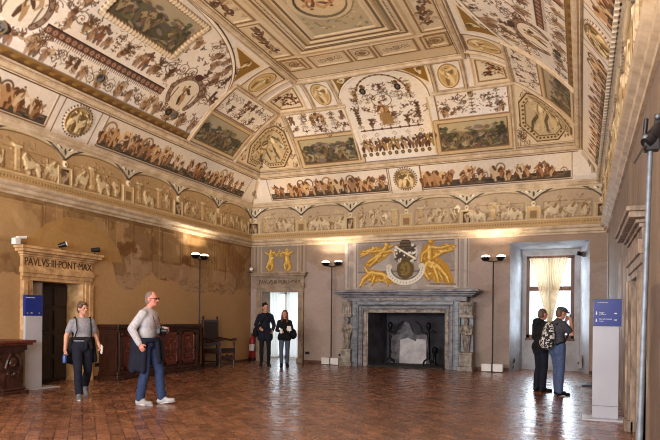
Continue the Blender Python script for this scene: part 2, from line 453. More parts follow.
def grotesque(cv, x0, x1, y0, y1, r, sx=.42, a=.9, sym=True, acc=(RB, OC, BR2, GR)):
    """candelabra, scrolls, little figures and birds spread over a field, mirrored about its middle"""
    W, H = x1-x0, y1-y0; xm = (x0+x1)/2
    n = max(1, int(W/2/sx)); st = W/2/n
    st0 = r.getstate()
    for side in ((-1, 1) if sym else (1,)):
        if sym: r.setstate(st0)
        cv.push(xm, 0, 1, 0, side)
        for i in range(n):
            x = (i+.5)*st; k = r.randrange(3); ac = r.choice(acc)
            if k == 0: m_candelabrum(cv, x, y0+.03, y1-.03, r.choice((TAN, BR2)), BR, ac, r, a)
            else:
                rows = max(1, int(H/.3)); hh = H/rows
                for j in range(rows):
                    yy = y0+j*hh; q = r.randrange(6)
                    if q == 0: m_man(cv, x+r.uniform(-.06,.06), yy+.03, hh*.85, r.choice((TAN, RB, BR2)), BR, CREAM, r, a)
                    elif q == 1: m_bird(cv, x, yy+hh*.5, hh*.45, r.choice((BR2, RB, TAN)), BR, r, a)
                    elif q == 2:
                        rr = hh*.3; m_scroll(cv, x+rr*.9, yy+hh*.5, rr, 1, BR, .016, 1.5, a, r.uniform(0,6), r.choice((ac, BR2)))
                    elif q == 3:
                        for s in (-1,1): m_scroll(cv, x, yy+hh*.45, hh*.26, s, BR, .015, 1.4, a, 0, ac)
                    elif q == 4: m_vase(cv, x, yy+hh*.1, hh*.6, ac, BR, a)
                    else:
                        for _ in range(5):
                            px, py = x+r.uniform(-st/2,st/2), yy+r.uniform(.1,.9)*hh
                            cv.ell(px, py, r.uniform(.02,.05), .014, r.choice((BR, BR2, GR, DK)), r.uniform(0,3), a)
            for _ in range(int(6*H)+1):
                px, py = x+r.uniform(-st/2,st/2), r.uniform(y0,y1)
                q = r.random()
                if q < .5: cv.stroke([(px,py),(px+r.uniform(-.08,.08),py+r.uniform(-.06,.06)),(px+r.uniform(-.13,.13),py+r.uniform(-.1,.1))], [.02,.014,.008], r.choice((BR, BR2, DK)), a)
                else: cv.ell(px,py,r.uniform(.012,.03),r.uniform(.01,.02), r.choice((BR, RB, DK, GR)), r.uniform(0,3), a)
        cv.pop()
    for _ in range(int(W*H*13)): m_tendril(cv, r.uniform(x0,x1), r.uniform(y0+.05,y1-.05), r.uniform(.14,.34), r, a, r.choice(acc))
    if sym: m_candelabrum(cv, xm, y0+.03, y1-.03, TAN, BR, r.choice(acc), r, a)

def landscape(cv, x0, x1, y0, y1, r, sky='#b3a283', gold=False):
    cv.rect(x0, x1, y0, y1, '#4d4630'); H, W = y1-y0, x1-x0
    cv.rect(x0, x1, y0+.62*H, y1, sky, .9)
    for k in range(int(70*W)):
        f = r.random()**1.1; y = y0+H*(.03+.72*f); x = r.uniform(x0+.06, x1-.06)
        c = r.choice(('#2c2c1c','#5c5a3a','#77693c','#3c2c24','#8a7a52','#6a4c3c','#55504c','#a8946c','#8a7872','#b5a582'))
        cv.ell(x, y, r.uniform(.05,.16), min(r.uniform(.02,.07), .9*min(y-y0, y1-y)), c, r.uniform(-.4,.4), .75)
    for k in range(int(6*W)):
        x = r.uniform(x0+.08, x1-.08); hh = H*r.uniform(.22,.42); y = y0+r.uniform(.05,.3)*H
        m_man(cv, x, y, hh, r.choice(('#94774e','#7a5a40','#a89068','#6a5c48')), '#33261a', '#b59c72', r, .75)
    for k in range(int(3*W)+1):
        x = r.choice((x0+.1*W, x1-.12*W))+r.uniform(-.05,.08)*W; y = y0+H*r.uniform(.4,.8)
        for _ in range(8): cv.ell(x+r.uniform(-.08,.08), min(y+r.uniform(-.08,.08), y1-.05), .05, .035, r.choice(('#2e3020','#4c5030','#23221a')), r.uniform(0,3), .8)

def _haze(cv, x0, x1, y0, y1): cv.rect(x0, x1, y0, y1, '#7a6c52', .14)

def moulded_frame(cv, x0, x1, y0, y1, w=.07, col='#c8ab80', egg=False):
    cv.frame(x0, x1, y0, y1, w*1.35, '#6b4c2e', 1, .0)
    cv.frame(x0, x1, y0, y1, w, col, 1, .035)
    cv.frame(x0+w*.62, x1-w*.62, y0+w*.62, y1-w*.62, w*.3, '#7d5a34', 1, .0)
    if egg:
        for (a0, b0, a1, b1) in ((x0,y0,x1,y0),(x1,y0,x1,y1),(x1,y1,x0,y1),(x0,y1,x0,y0)):
            L = math.hypot(a1-a0, b1-b0); n = int(L/.085)
            for i in range(n):
                t = (i+.5)/n; dx, dy = (a1-a0)/L, (b1-b0)/L
                x, y = a0+(a1-a0)*t, b0+(b1-b0)*t
                cv.stroke([(x-dy*w*.45, y+dx*w*.45),(x+dy*w*.45, y-dx*w*.45)], .034, '#e6d5b8', 1, .04)

def roundel(cv, cx, cy, R, r):
    for k in range(30):
        t = 2*PI*k/30; cv.ell(cx+R*1.14*math.cos(t), cy+R*1.14*math.sin(t), R*.075, R*.075, DK, 0, .9)
    cv.ring(cx, cy, R, R, R*.13, '#a98352', dh=.03); cv.ring(cx, cy, R*.93, R*.93, R*.06, '#5b3f22')
    cv.ell(cx, cy, R*.88, R*.88, '#b3965e')
    for q in (-.33, .05, .4): m_man(cv, cx+R*q, cy-R*.72, R*1.45, '#d9c090', '#6f5530', '#efdcb4', r, 1, .03)

def frieze(cv, x0, x1, y0, y1, r):
    """a marine procession: pale sky, dark water, orange-brown figures and curling tails"""
    cv.rect(x0, x1, y0, y1, '#dccbb6'); H = y1-y0
    cv.frame(x0, x1, y0, y1, .03, '#8a6842', 1, .01)
    cv.rect(x0+.03, x1-.03, y0+.03, y0+.3*H, '#33281f', .95)
    for k in range(int(26*(x1-x0))):
        x = r.uniform(x0+.1, x1-.1); cv.ell(x, y0+H*r.uniform(.08,.3), r.uniform(.05,.12), .018, r.choice(('#57402a','#6e5638','#2a2018','#7e6a4c')), r.uniform(-.3,.3), .8)
    x = x0+.2
    C = ('#b0845a','#c09a6c','#94704c','#cdb088','#a06c44','#bb9064')
    while x < x1-.2:
        k = r.random()
        if k < .16:
            rr = r.uniform(.1,.16)*H/.7
            cv.ring(x, y0+H*.62, rr, rr*1.1, .045, r.choice(('#7c5834','#8f6b42','#5f4529')), 0, .95)
        if k < .3: m_horse(cv, x, y0+H*.14, H*.52, r.choice(C), '#5a3820', '#d8aa70', r, .95)
        m_man(cv, x+r.uniform(-.08,.08), y0+H*r.uniform(.14,.3), H*r.uniform(.36,.58), r.choice(C), '#5e3a20', '#dcb078', r, .95)
        if r.random() < .6: m_scroll(cv, x+.12, y0+H*.33, .09, r.choice((-1,1)), '#7a4c28', .03, 1.3, .9, r.uniform(-.6,.6), '#a0683a')
        x += r.uniform(.18,.3)

def oval_cameo(cv, cx, cy, rx, ry, r):
    cv.ell(cx, cy, rx, ry, '#8a6a3c', 0, 1, .02); cv.ell(cx, cy, rx*.9, ry*.92, '#d0b27c', 0, 1, .02)
    cv.ell(cx, cy, rx*.76, ry*.82, '#bc9a62', 0, 1, .0)
    m_man(cv, cx, cy-ry*.7, ry*1.35, '#d8bf90', '#846638', '#ecd8ae', r, 1, .02)
    if rx > ry: m_man(cv, cx-rx*.4, cy-ry*.6, ry*1.2, '#d4ba8a', '#846638', '#ecd8ae', r, 1, .02)

def octagon_panel(cv, cx, cy, R, r):
    P = [(cx+R*math.cos(PI/8+k*PI/4), cy+R*math.sin(PI/8+k*PI/4)) for k in range(8)]
    P2 = [(cx+(x-cx)*.84, cy+(y-cy)*.84) for x, y in P]
    cv.poly([(cx+(x-cx)*1.05, cy+(y-cy)*1.05) for x, y in P], '#5a4028', 1, .02); cv.poly(P, '#c2a87e', 1, .045)
    for i in range(8):
        for t in (.1,.3,.5,.7,.9):
            a, b = P[i], P[(i+1)%8]; x = cx+(a[0]+(b[0]-a[0])*t-cx)*.9; y = cy+(a[1]+(b[1]-a[1])*t-cy)*.9
            cv.ell(x, y, .036, .03, '#5d4428')
    cv.poly([(cx+(x-cx)*.84, cy+(y-cy)*.84) for x, y in P], '#6f5236'); cv.poly([(cx+(x-cx)*.8, cy+(y-cy)*.8) for x, y in P], '#b8a27c', 1, .0)
    for k in range(60):
        t = r.uniform(0,2*PI); q = R*.72*math.sqrt(r.random())
        cv.ell(cx+q*math.cos(t), cy+q*math.sin(t), r.uniform(.03,.09), r.uniform(.02,.05), r.choice(('#bfa67c','#cdb78e','#6f654c','#d8c6a2','#7c6a4a','#5f5c48')), r.uniform(0,3), .8)
    for q in (-.45,-.1,.3): m_man(cv, cx+R*q, cy-R*.6, R*1.15, r.choice(('#cbb080','#b89a68')), '#544228', '#e4d4b0', r, .9)

def bead_strip(cv, x0, x1, y, w):
    cv.rect(x0, x1, y-w/2, y+w/2, '#523727'); cv.rect(x0, x1, y+w*.42, y+w*.56, '#35211a')
    n = int((x1-x0)/.14)
    for i in range(n):
        x = x0+(i+.5)*(x1-x0)/n
        cv.ell(x, y, w*.36, w*.36, '#7d5843'); cv.ell(x, y, w*.24, w*.24, '#a88067'); cv.ell(x, y, w*.1, w*.1, '#5f3826')
    for i in range(int((x1-x0)/.05)):
        x = x0+i*.05; cv.stroke([(x,y-w*.5),(x,y-w*.85)], .02, '#6d4029')

def horseshoe(cv, x, y, R, r):
    t = np.linspace(-.25*PI, 1.25*PI, 24); P = np.stack([x+R*np.cos(t), y+R*np.sin(t)], 1)
    cv.ell(x, y, R, R, '#dccbb2'); cv.stroke(P, .12, '#54382a'); cv.stroke(P, .08, '#8f755e')
    for p in P[1:-1:2]: cv.ell(p[0], p[1], .03, .03, '#5f4232')
    cv.ell(x, y+R*1.15, .13, .09, '#4a2c1e')
    cv.rect(x-R*.7, x-R*.62, y-R*.7, y+R*.2, BR, .8); cv.rect(x+R*.62, x+R*.7, y-R*.7, y+R*.2, BR, .8)
    m_man(cv, x, y-R*.65, R*1.2, TAN, BR, CREAM, r)
    for s in (-1,1):
        cv.ell(x-.05, y-R*1.25, .1, .09, DK); cv.ell(x-.05, y-R*1.25, .05, .045, '#51463a')
        m_scroll(cv, x+s*R*1.3, y+R*.6, .14, s, BR, .02, 1.5, .9, .3, RB)

# ------------------------------------------------------------------ the vault
PD = np.array([0.05,.58,1.25,1.95,2.5,3.05]); PZ = np.array([4.98,5.73,6.43,6.95,7.24,7.4]); SL = np.array([1.5,1.25,.9,.63,.40,.18])
def prof(d):
    d = np.clip(d, 0.0, 3.05); i = np.clip(np.searchsorted(PD, d)-1, 0, 4)
    h = PD[i+1]-PD[i]; t = (d-PD[i])/h
    return (2*t**3-3*t**2+1)*PZ[i]+(t**3-2*t**2+t)*h*SL[i]+(-2*t**3+3*t**2)*PZ[i+1]+(t**3-t**2)*h*SL[i+1]
_d = np.linspace(0, 3.05, 800); _s = np.concatenate([[0], np.cumsum(np.hypot(np.diff(_d), np.diff(prof(_d))))])
_s -= np.interp(.05, _d, _s); SM = float(_s[-1])
def S(d): d = np.asarray(d, float); return np.where(d < 3.05, np.interp(d, _d, _s), SM+d-3.05)
def D(s): s = np.asarray(s, float); return np.where(s < SM, np.interp(s, _s, _d), 3.05+s-SM)
WID = XC-XL; WT = float(2*SM+WID-6.1)
def wx(X):
    dl = np.asarray(X, float)-XL
    return np.where(dl < WID/2, S(np.minimum(dl, WID/2)), WT-S(np.minimum(WID-dl, WID/2)))
def xw(w):
    w = np.asarray(w, float)
    return np.where(w < WT/2, XL+D(np.minimum(w, WT/2)), XC-D(np.minimum(WT-w, WT/2)))
Y_PAINT = 6.0
HT = float(S(YB-Y_PAINT))
RES = .0145
cv = Cv(WT, HT, RES, '#e2d4c2')
TB = lambda a, s: (wx(a), np.asarray(s, float))                # end-wall side: a = X
TL = lambda a, s: (np.asarray(s, float), S(YB-np.asarray(a)))   # left side: a = Y
TR = lambda a, s: (WT-np.asarray(s, float), S(YB-np.asarray(a)))
TF = lambda a, b: (wx(a), S(YB-np.asarray(b)))                 # flat middle: (X, Y)
TC = {'l': lambda u, v: (np.asarray(u, float), np.asarray(v, float)), 'r': lambda u, v: (WT-np.asarray(u, float), np.asarray(v, float))}
r = random.Random(3)
# ground tone varied by age
g = fbm(cv.H, cv.W, 5, 5, 5); cv.c *= (1+.05*g)[..., None]
XM = (XL+XC)/2

def paint_long_side(T):
    cv.T = T
    # lower frieze with roundel
    cv.rect(5.9, 16.3, .0, .86, '#e0d2c0')
    frieze(cv, 5.9, 8.63, .08, .8, r); frieze(cv, 9.95, 15.98, .08, .8, r)
    for y in (8.8, 9.76): cv.stroke([(y,.0),(y,.86)], .025, '#6b4a2c', 1, .0)
    roundel(cv, 9.28, .43, .3, r)
    # gold border band
    cv.rect(5.9, 12.45, .98, 1.17, '#84602a'); 
    for k in range(24):
        x = 6.0+k*.27; cv.ell(x, 1.075, .1, .05, '#6a4824', .3); cv.ell(x+.1, 1.07, .05, .035, '#936e34')
    cv.stroke([(5.9,1.18),(12.45,1.18)], .02, '#4a3016')
    # big grotesque field
    grotesque(cv, 6.0, 12.45, 1.2, 1.66, r, .36); grotesque(cv, 6.2, 12.4, 1.95, 2.5, r, .36)
    grotesque(cv, 10.45, 12.3, 2.45, 3.2, r, .26, sym=False); grotesque(cv, 10.45, 11.5, 3.1, 3.6, r, .26, sym=False)
    grotesque(cv, 6.1, 8.2, 2.45, 3.3, r, .26, sym=False)
    for s in (-1, 1):
        for k in range(9):
            m_scroll(cv, 9.28+s*(1.3+.2*k), 2.2+.12*(k%4), .17, r.choice((-1,1)), BR, .024, 1.7, .9, r.uniform(0,6), r.choice((RB, BR2, GR)))
            m_scroll(cv, 9.28+s*(.3+.33*k), 1.42, .11, r.choice((-1,1)), BR, .022, 1.6, .9, r.uniform(0,6), r.choice((RB, BR2, OC)))
    for k in range(15):
        for y0, hh in ((1.22, .4), (1.98, .42)):
            x = 6.3+k*.43+r.uniform(-.08,.08); q = r.random()
            if q < .65: m_man(cv, x, y0, hh*r.uniform(.6,.85), r.choice(('#a07c5c','#a8845e','#96694a')), '#6a4a32', '#c0a07a', r, .85)
            elif q < .85: m_bird(cv, x, y0+.2, .17, '#96684a', BR, r, .9)
            else: m_vase(cv, x, y0+.05, .22, '#8a6038', BR, .9)
    for k in range(12):
        x = r.choice((r.uniform(6.5,8.2), r.uniform(10.5,12.0))); y = r.uniform(2.55,3.1+.4*(abs(x-9.28) < 2))
        m_man(cv, x, y, .28, r.choice(('#a07c5c','#96694a')), '#6a4a32', '#c0a07a', r, .85)
    bead_strip(cv, 7.68, 10.83, 1.78, .17)
    for x in (7.15, 11.42): horseshoe(cv, x, 1.98, .44, r)
    for x in (7.0, 9.26, 11.6): cv.ell(x, 1.42, .13, .12, '#8d7752'); cv.ell(x, 1.42, .095, .09, '#1d1b1a'); m_man(cv, x, 1.36, .13, '#77706a', '#3c3838', '#a39a90', r)
    landscape(cv, 8.4, 10.3, 2.62, 3.5, r); _haze(cv, 8.4, 10.3, 2.62, 3.5); moulded_frame(cv, 8.34, 10.36, 2.56, 3.56, .1, '#cdb48e', True)
    # great arch line over the field
    t = np.linspace(0, PI, 40); P = np.stack([9.28+3.3*np.cos(t), 1.95+1.86*np.sin(t)**.8], 1)
    for s in (-1, 1):
        x = 9.28+s*2.65
        cv.poly([(9.28+s*1.95,3.68),(9.28+s*3.24,3.66),(9.28+s*3.12,2.78),(9.28+s*2.85,3.22)], '#e0cba8')
        cv.poly([(9.28+s*2.1,3.62),(9.28+s*3.18,3.6),(9.28+s*3.08,2.86),(9.28+s*2.8,3.28)], '#8c6422')
        m_man(cv, 9.28+s*2.86, 3.3, .27, '#d8c498', '#6a4a1c', '#efe0bc', r)
    cv.stroke(P, .07, '#efe0c4', 1, .02); cv.stroke(P*[1,1]+[0,.045], .03, '#3c2818'); cv.stroke(P-[0,.05], .02, '#6b4a2c')
    # oval cell, small landscape, strip
    for s in (1,):
        cv.rect(12.62, 13.45, 2.84, 3.78, '#d8c3a2'); cv.frame(12.64, 13.43, 2.86, 3.76, .045, '#7d5c38', 1, .015)
        oval_cameo(cv, 13.03, 3.31, .3, .4, r)
        landscape(cv, 12.6, 14.46, 1.12, 1.9, r); _haze(cv, 12.6, 14.46, 1.12, 1.9); moulded_frame(cv, 12.56, 14.52, 1.08, 1.94, .09)
        grotesque(cv, 12.6, 14.55, 2.06, 2.74, r, .3); cv.frame(12.6, 14.58, 2.03, 2.78, .04, '#8a673e', 1, .015)
paint_long_side(TL); paint_long_side(TR)

# end-wall side
cv.T = TB
cv.rect(XL+.5, XC-.5, .0, .86, '#e0d2c0')
frieze(cv, -8.98, -5.13, .08, .8, r); frieze(cv, -4.18, -.26, .08, .8, r)
for x in (-5.08, -4.17): cv.stroke([(x,0),(x,.86)], .025, '#6b4a2c')
roundel(cv, -4.63, .43, .29, r)
for s in (-1, 1):
    a, b = sorted((XM+s*1.09, XM+s*2.94)); landscape(cv, a+.06, b-.06, 1.14, 1.93, r, '#c2ae84'); _haze(cv, a, b, 1.1, 1.95); moulded_frame(cv, a, b, 1.08, 1.98, .1)
    a, b = sorted((XM+s*1.2, XM+s*2.96)); grotesque(cv, a, b, 2.08, 2.76, r, .28); cv.frame(a, b, 2.04, 2.8, .04, '#8a673e', 1, .015)
    cx = XM+s*1.66
    cv.frame(cx-.34, cx+.34, 2.88, 3.78, .045, '#7d5c38', 1, .015); oval_cameo(cv, cx, 3.33, .26, .4, r)
    cv.poly([(XM+s*.42,3.84),(XM+s*1.2,3.84),(XM+s*1.2,3.1)], '#e0cba8'); cv.poly([(XM+s*.56,3.8),(XM+s*1.16,3.8),(XM+s*1.16,3.2)], '#8c6422')
    m_man(cv, XM+s*.98, 3.52, .24, '#d8c498', '#6a4a1c', '#efe0bc', r)
# central arched field
XA = XM-.1
t = np.linspace(0, PI, 30); P = np.stack([XA+1.2*np.cos(t), 2.75+1.1*np.sin(t)], 1)
cv.poly(np.vstack([P, [(XA-1.0,1.2),(XA+1.0,1.2)]]), '#e2d2bc')
grotesque(cv, XA-.98, XA+.98, 2.0, 2.75, r, .28); grotesque(cv, XA-.85, XA+.85, 2.75, 3.45, r, .26)
P2 = np.stack([XA+.72*np.cos(t), 2.85+.85*np.sin(t)], 1); cv.stroke(P2, .05, '#8a6a44')
for p in P2[::2]: cv.ell(p[0], p[1], .03, .03, '#4c3220')
m_man(cv, XA-.05, 2.12, .72, '#a87c4e', '#6e4a2c', '#cfa878', r, 1)
cv.poly([(XA-.2,2.1),(XA+.12,2.1),(XA+.06,2.45),(XA-.14,2.45)], '#94703f')
cv.ring(XA-.05, 2.85, .26, .2, .02, BR)
for s in (-1, 1): cv.ell(XA+s*.46, 3.2, .085, .11, DK); cv.ell(XA+s*.46, 3.2, .04, .06, '#5d5247')
bead = [(XA-.75+.25*k, 1.98) for k in range(7)]
cv.stroke([(XA-.85,1.97),(XA+.85,1.97)], .035, '#4c3020')
for x, y in bead: cv.ell(x, y, .035, .045, '#6e4630')
for k in range(11):
    x = XA-.92+k*.184; cv.ell(x, 1.24, .055, .06, '#4f3e22'); cv.ell(x, 1.24, .03, .035, '#8a6d38')
    m_man(cv, x+.08, 1.34, .38, r.choice((TAN, BR2, OC)), BR, CREAM, r)
    if k % 2: m_scroll(cv, x, 1.8, .07, r.choice((-1,1)), BR2, .014, 1.4, .9)
cv.stroke(P, .06, '#efe0c4', 1, .02); cv.stroke(P+[0,.04], .025, '#4a3018')
cv.stroke([(XA-1.1,1.12),(XA-1.1,2.75)], .05, '#c8ab80', 1, .015); cv.stroke([(XA+1.1,1.12),(XA+1.1,2.75)], .05, '#c8ab80', 1, .015)

# corner cells
for k in 'lr':
    cv.T = TC[k]
    cv.poly([(.0,.0),(.86,.86),(1.1,.86),(.5,.0)], '#cdb593', .0)
    u0, u1 = 1.05, 2.9
    cv.rect(u0, u1, u0, u1, '#d4bd9a')
    for _ in range(150):
        a, b = r.uniform(u0+.1,u1-.1), r.uniform(u0+.1,u1-.1)
        if math.hypot(a-1.95, b-1.95) > .86:
            if r.random() < .5: m_scroll(cv, a, b, .1, r.choice((-1,1)), BR, .026, 1.4, .9, r.uniform(0,6), BR2)
            else: cv.ell(a, b, .05, .03, r.choice((BR, BR2, RB)), r.uniform(0,3), .9)
    octagon_panel(cv, 1.95, 1.95, .84, r)
    for q in ((u0,u0,u1,u0),(u0,u0,u0,u1),(u1,u0,u1,u1),(u0,u1,u1,u1)):
        cv.stroke([(q[0],q[1]),(q[2],q[3])], .05, '#7d5a36', 1, .0); cv.stroke([(q[0],q[1]),(q[2],q[3])], .032, '#cdb088', 1, .02)
    v0, v1 = 2.9, 3.8
    cv.rect(v0, v1, v0, v1, '#d9c3a0'); cv.frame(v0+.1, v1-.1, v0+.1, v1-.1, .04, '#8a6840', 1, .015)
    for _ in range(12): m_bird(cv, r.uniform(v0+.22,v1-.22), r.uniform(v0+.22,v1-.22), r.uniform(.14,.22), r.choice((RB, BR2, '#a5683c')), BR, r)
    for a, b in ((v0, v0),(v1,v1)):
        cv.stroke([(v0,b),(v1,b)], .05, '#cdb088', 1, .02); cv.stroke([(a,v0),(a,v1)], .05, '#cdb088', 1, .02)
    # foot of the groin between the friezes
    cv.poly([(.06,.0),(.0,.06),(.72,.86),(.86,.72)], '#c3ab8a', .9)
    m_man(cv, .34, .2, .42, '#a58a68', '#6a5238', '#cbb28c', r, .8)

# flat middle
cv.T = TF
X0, X1, Y1 = XL+3.05, XC-3.05, YB-3.05
cv.rect(X0, X1, 7.3, Y1, '#d2ba96')
sx0, sx1, sy0, sy1 = XM-1.32, XM+1.32, 8.55, 12.35
for k in range(7):
    q = k*.1
    cv.frame(sx0+q, sx1-q, sy0+q, sy1-q, .06, ('#c8ab80','#7b5e3c','#d6c09c','#8a7450','#b89a6e','#6f5838','#cfb690')[k], 1, (.03,0,.02,0,.03,0,.02)[k])
for k in range(60):
    t = k/60
    for (ax, ay, bx, by) in ((sx0+.2,sy0+.2,sx0+.2,sy1-.2),(sx1-.2,sy0+.2,sx1-.2,sy1-.2),(sx0+.2,sy1-.2,sx1-.2,sy1-.2)):
        cv.ell(ax+(bx-ax)*t, ay+(by-ay)*t, .022, .022, '#6a4c2e')
cv.rect(sx0+.66, sx1-.66, sy0+.66, sy1-.66, '#b6a27c')
for _ in range(130):
    cv.ell(r.uniform(sx0+.7,sx1-.7), r.uniform(sy0+.7,sy1-.7), r.uniform(.03,.08), .03, r.choice(('#77745a','#8a7a54','#d2bf9a','#5f5a42')), r.uniform(0,3), .7)
cv.frame(XM-1.0, XM+1.0, 8.9, 12.0, .1, '#6b5638', .55)
cv.ring(XM, 10.45, .56, .62, .12, '#cbb48c', dh=.03); cv.ring(XM, 10.45, .5, .56, .04, '#5f5038')
cv.ell(XM, 10.45, .48, .54, '#d3b689')
for q in (-.2,.1): m_man(cv, XM+q, 10.1, .6, '#c08a5a', '#6e4a2c', '#e6c898', r)
for side in (-1, 1):            # long panels beside the centre, cells at its corners
    a, b = sorted((XM+side*1.5, XM+side*2.02))
    for y0, y1, kind in ((12.5,13.1,0),(10.75,12.35,1),(8.9,10.6,1),(7.4,8.75,1)):
        cv.frame(a, b, y0, y1, .05, '#8a673e', 1, .02); cv.frame(a+.05, b-.05, y0+.05, y1-.05, .03, '#cfb48a', 1, .025)
        if kind == 0:
            for _ in range(9): cv.ring((a+b)/2, (y0+y1)/2, .05+.018*_, .05+.015*_, .014, r.choice((BR2, OC, BR)), 0, .5)
        else:
            for _ in range(3): m_man(cv, (a+b)/2+r.uniform(-.06,.06), y0+.15+.4*_*(y1-y0)/1.6, .42, r.choice((BR2, '#9a7a5a')), BR, CREAM, r)
            for _ in range(8): m_scroll(cv, r.uniform(a+.15,b-.1), r.uniform(y0+.15,y1-.15), .07, r.choice((-1,1)), BR2, .016, 1.3, .8, 0, OC)
for x0, x1 in ((XM-1.95,XM-1.4),(XM-1.25,XM-.35),(XM-.25,XM+.25),(XM+.35,XM+1.25),(XM+1.4,XM+1.95)):
    y0, y1 = 12.55, 13.15
    cv.frame(x0, x1, y0, y1, .05, '#8a673e', 1, .02); cv.frame(x0+.05, x1-.05, y0+.05, y1-.05, .03, '#cfb48a', 1, .025)
    if x1-x0 < .7:
        cx = (x0+x1)/2; cv.ring(cx, 12.85, .16, .14, .03, BR2); cv.ell(cx, 12.85, .1, .09, OC); m_scroll(cv, cx+.05, 12.85, .1, 1, BR, .018, 1.5)
    else:
        for s in (-1,1):
            for q in (.12,.3): m_scroll(cv, (x0+x1)/2+s*q, 12.85, .1, s, BR, .02, 1.5, .9, q, BR2)

def grid_mesh(name, P, C, mask=None):
    h, w, _ = P.shape
    me = bpy.data.meshes.new(name); n = h*w
    i = np.arange(n).reshape(h, w)
    q = np.stack([i[:-1,:-1], i[:-1,1:], i[1:,1:], i[1:,:-1]], -1).reshape(-1, 4)
    if mask is not None: q = q[mask.reshape(-1)]
    nf = len(q)
    me.vertices.add(n); me.vertices.foreach_set('co', P.reshape(-1).astype(np.float32))
    me.loops.add(nf*4); me.loops.foreach_set('vertex_index', q.reshape(-1).astype(np.int32))
    me.polygons.add(nf); me.polygons.foreach_set('loop_start', (np.arange(nf)*4).astype(np.int32))
    me.polygons.foreach_set('use_smooth', np.ones(nf, bool))
    me.update(calc_edges=True)
    at = me.color_attributes.new('Col', 'FLOAT_COLOR', 'POINT')
    c4 = np.ones((n, 4), np.float32); c4[:, :3] = np.clip(C.reshape(-1, 3), 0, 1); at.data.foreach_set('color', c4.reshape(-1))
    me.validate()
    return me

# fine dark borders that accompany the ribs
for T, a0, a1 in ((TL, 5.9, 16.2), (TR, 5.9, 16.2), (TB, XL+.6, XC-.6)):
    cv.T = T
    for q in (.79, 1.03): cv.stroke([(a0,q),(a1,q)], .028, '#57402a', .95)
for T, a0, a1 in ((TL, 5.9, 13.85), (TR, 5.9, 13.85), (TB, XL+2.95, XC-2.95)):
    cv.T = T
    for q in (3.79, 4.03): cv.stroke([(a0,q),(a1,q)], .026, '#57402a', .95)
    cv.T = T
# age stains, then mesh
g = fbm(cv.H, cv.W, 4, 6, 9); cv.c *= np.clip(1-.07*g, .7, 1.2)[..., None]
g = fbm(cv.H, cv.W, 9, 4, 21)[..., None]; cv.c = cv.c*(1+np.array([.02,0,-.04])*g)
def vault_points(xs, ys):
    X, Y = np.meshgrid(xs, ys); d = np.minimum(np.minimum(X-XL, XC-X), YB-Y)
    return np.stack([X, Y, prof(np.maximum(d, .0))], -1)
xs = xw(np.arange(cv.W)*RES); ys = YB-D(np.arange(cv.H)*RES)
P = vault_points(xs, ys)
dx = np.gradient(P, axis=1); dy = np.gradient(P, axis=0); Nn = np.cross(dx, dy); Nn /= np.linalg.norm(Nn, axis=-1, keepdims=True)+1e-12
Nn[Nn[...,2] > 0] *= -1                     # towards the room
P = P+Nn*cv.h[..., None]
ceiling = empty('ceiling', (0,0,0), kind='structure')
link('frescoed_vault', grid_mesh('frescoed_vault', P, cv.c), M_FRESCO, ceiling)
# the rest of the vault, behind the viewer
ys2 = np.concatenate([np.linspace(Y_PAINT, YF+.1, 40)]); xs2 = xw(np.linspace(0, WT, 80))
P2 = vault_points(xs2, ys2); P2[..., 2] = prof(np.maximum(np.minimum(np.minimum(P2[...,0]-XL, XC-P2[...,0]), 99), 0))
link('plain_vault', grid_mesh('plain_vault', P2, np.tile(lin('#cdb592'), (40, 80, 1))), M_FRESCO, ceiling)

# raised ribs following the vault
def sweep(name, pts, nrm, prof2, m, parent):
    """pts: path; nrm: inward normals; profile of (across, out)"""
    mb = MB(); vs = []; n = len(prof2)
    for i, (p, nn) in enumerate(zip(pts, nrm)):
        t = Vector(pts[min(i+1, len(pts)-1)])-Vector(pts[max(i-1, 0)]); t.normalize(); nn = Vector(nn).normalized(); b = t.cross(nn).normalized()
        for a, o in prof2: vs.append(Vector(p)+b*a+nn*o)
    fs = [(i*n+k, i*n+(k+1)%n, (i+1)*n+(k+1)%n, (i+1)*n+k) for i in range(len(pts)-1) for k in range(n)]
    fs += [tuple(range(n)), tuple((len(pts)-1)*n+k for k in range(n))]
    mb.add(vs, fs); return mb.build(name, m, parent)
RIB = [(-.1,-.04),(-.1,.035),(-.078,.035),(-.07,-.0),(-.055,-.0),(-.05,.05),(-.02,.075),(.02,.075),(.05,.05),(.055,-.0),(.07,-.0),(.078,.035),(.1,.035),(.1,-.04)]
RIBT = [(a*.6, o*.7) for a, o in RIB]
def vp(d, side, al):
    z = float(prof(d)); sl = (float(prof(d+.01))-float(prof(d-.01)))/.02; k = math.hypot(1, sl)
    if side == 'B': return (al, YB-d, z), (0, -sl/k, -1/k)
    if side == 'L': return (XL+d, al, z), (sl/k, 0, -1/k)
    return (XC-d, al, z), (-sl/k, 0, -1/k)
for d, name, rb in ((float(D(.91)), 'vault_rib', RIB), (3.0, 'vault_rib', RIB)):
    for side, a0, a1 in (('L', YF+.2, YB-d), ('B', XL+d, XC-d), ('R', YF+.2, YB-d)):
        A = [vp(d, side, a) for a in (a0, (a0+a1)/2, a1)]
        sweep(name, [p for p, _ in A], [n for _, n in A], rb, M_RAIL, ceiling)
def cross_rib(side, al, s0, s1):
    A = [vp(float(D(s0+(s1-s0)*k/8)), side, al) for k in range(9)]
    sweep('vault_rib', [p for p, _ in A], [n for _, n in A], RIBT, M_RAIL, ceiling)
for x in (XM-3.03, XM+3.03): cross_rib('B', x, 1.0, 2.85)
for x in (XM-2.02, XM+2.02, XM-1.28, XM+1.28): cross_rib('B', x, 2.85, 3.9)
for sd in 'LR':
    cross_rib(sd, 14.67, 1.0, 2.85); cross_rib(sd, 13.52, 2.82, 3.9); cross_rib(sd, 12.5, 1.0, 2.85)
d = float(D(2.83))
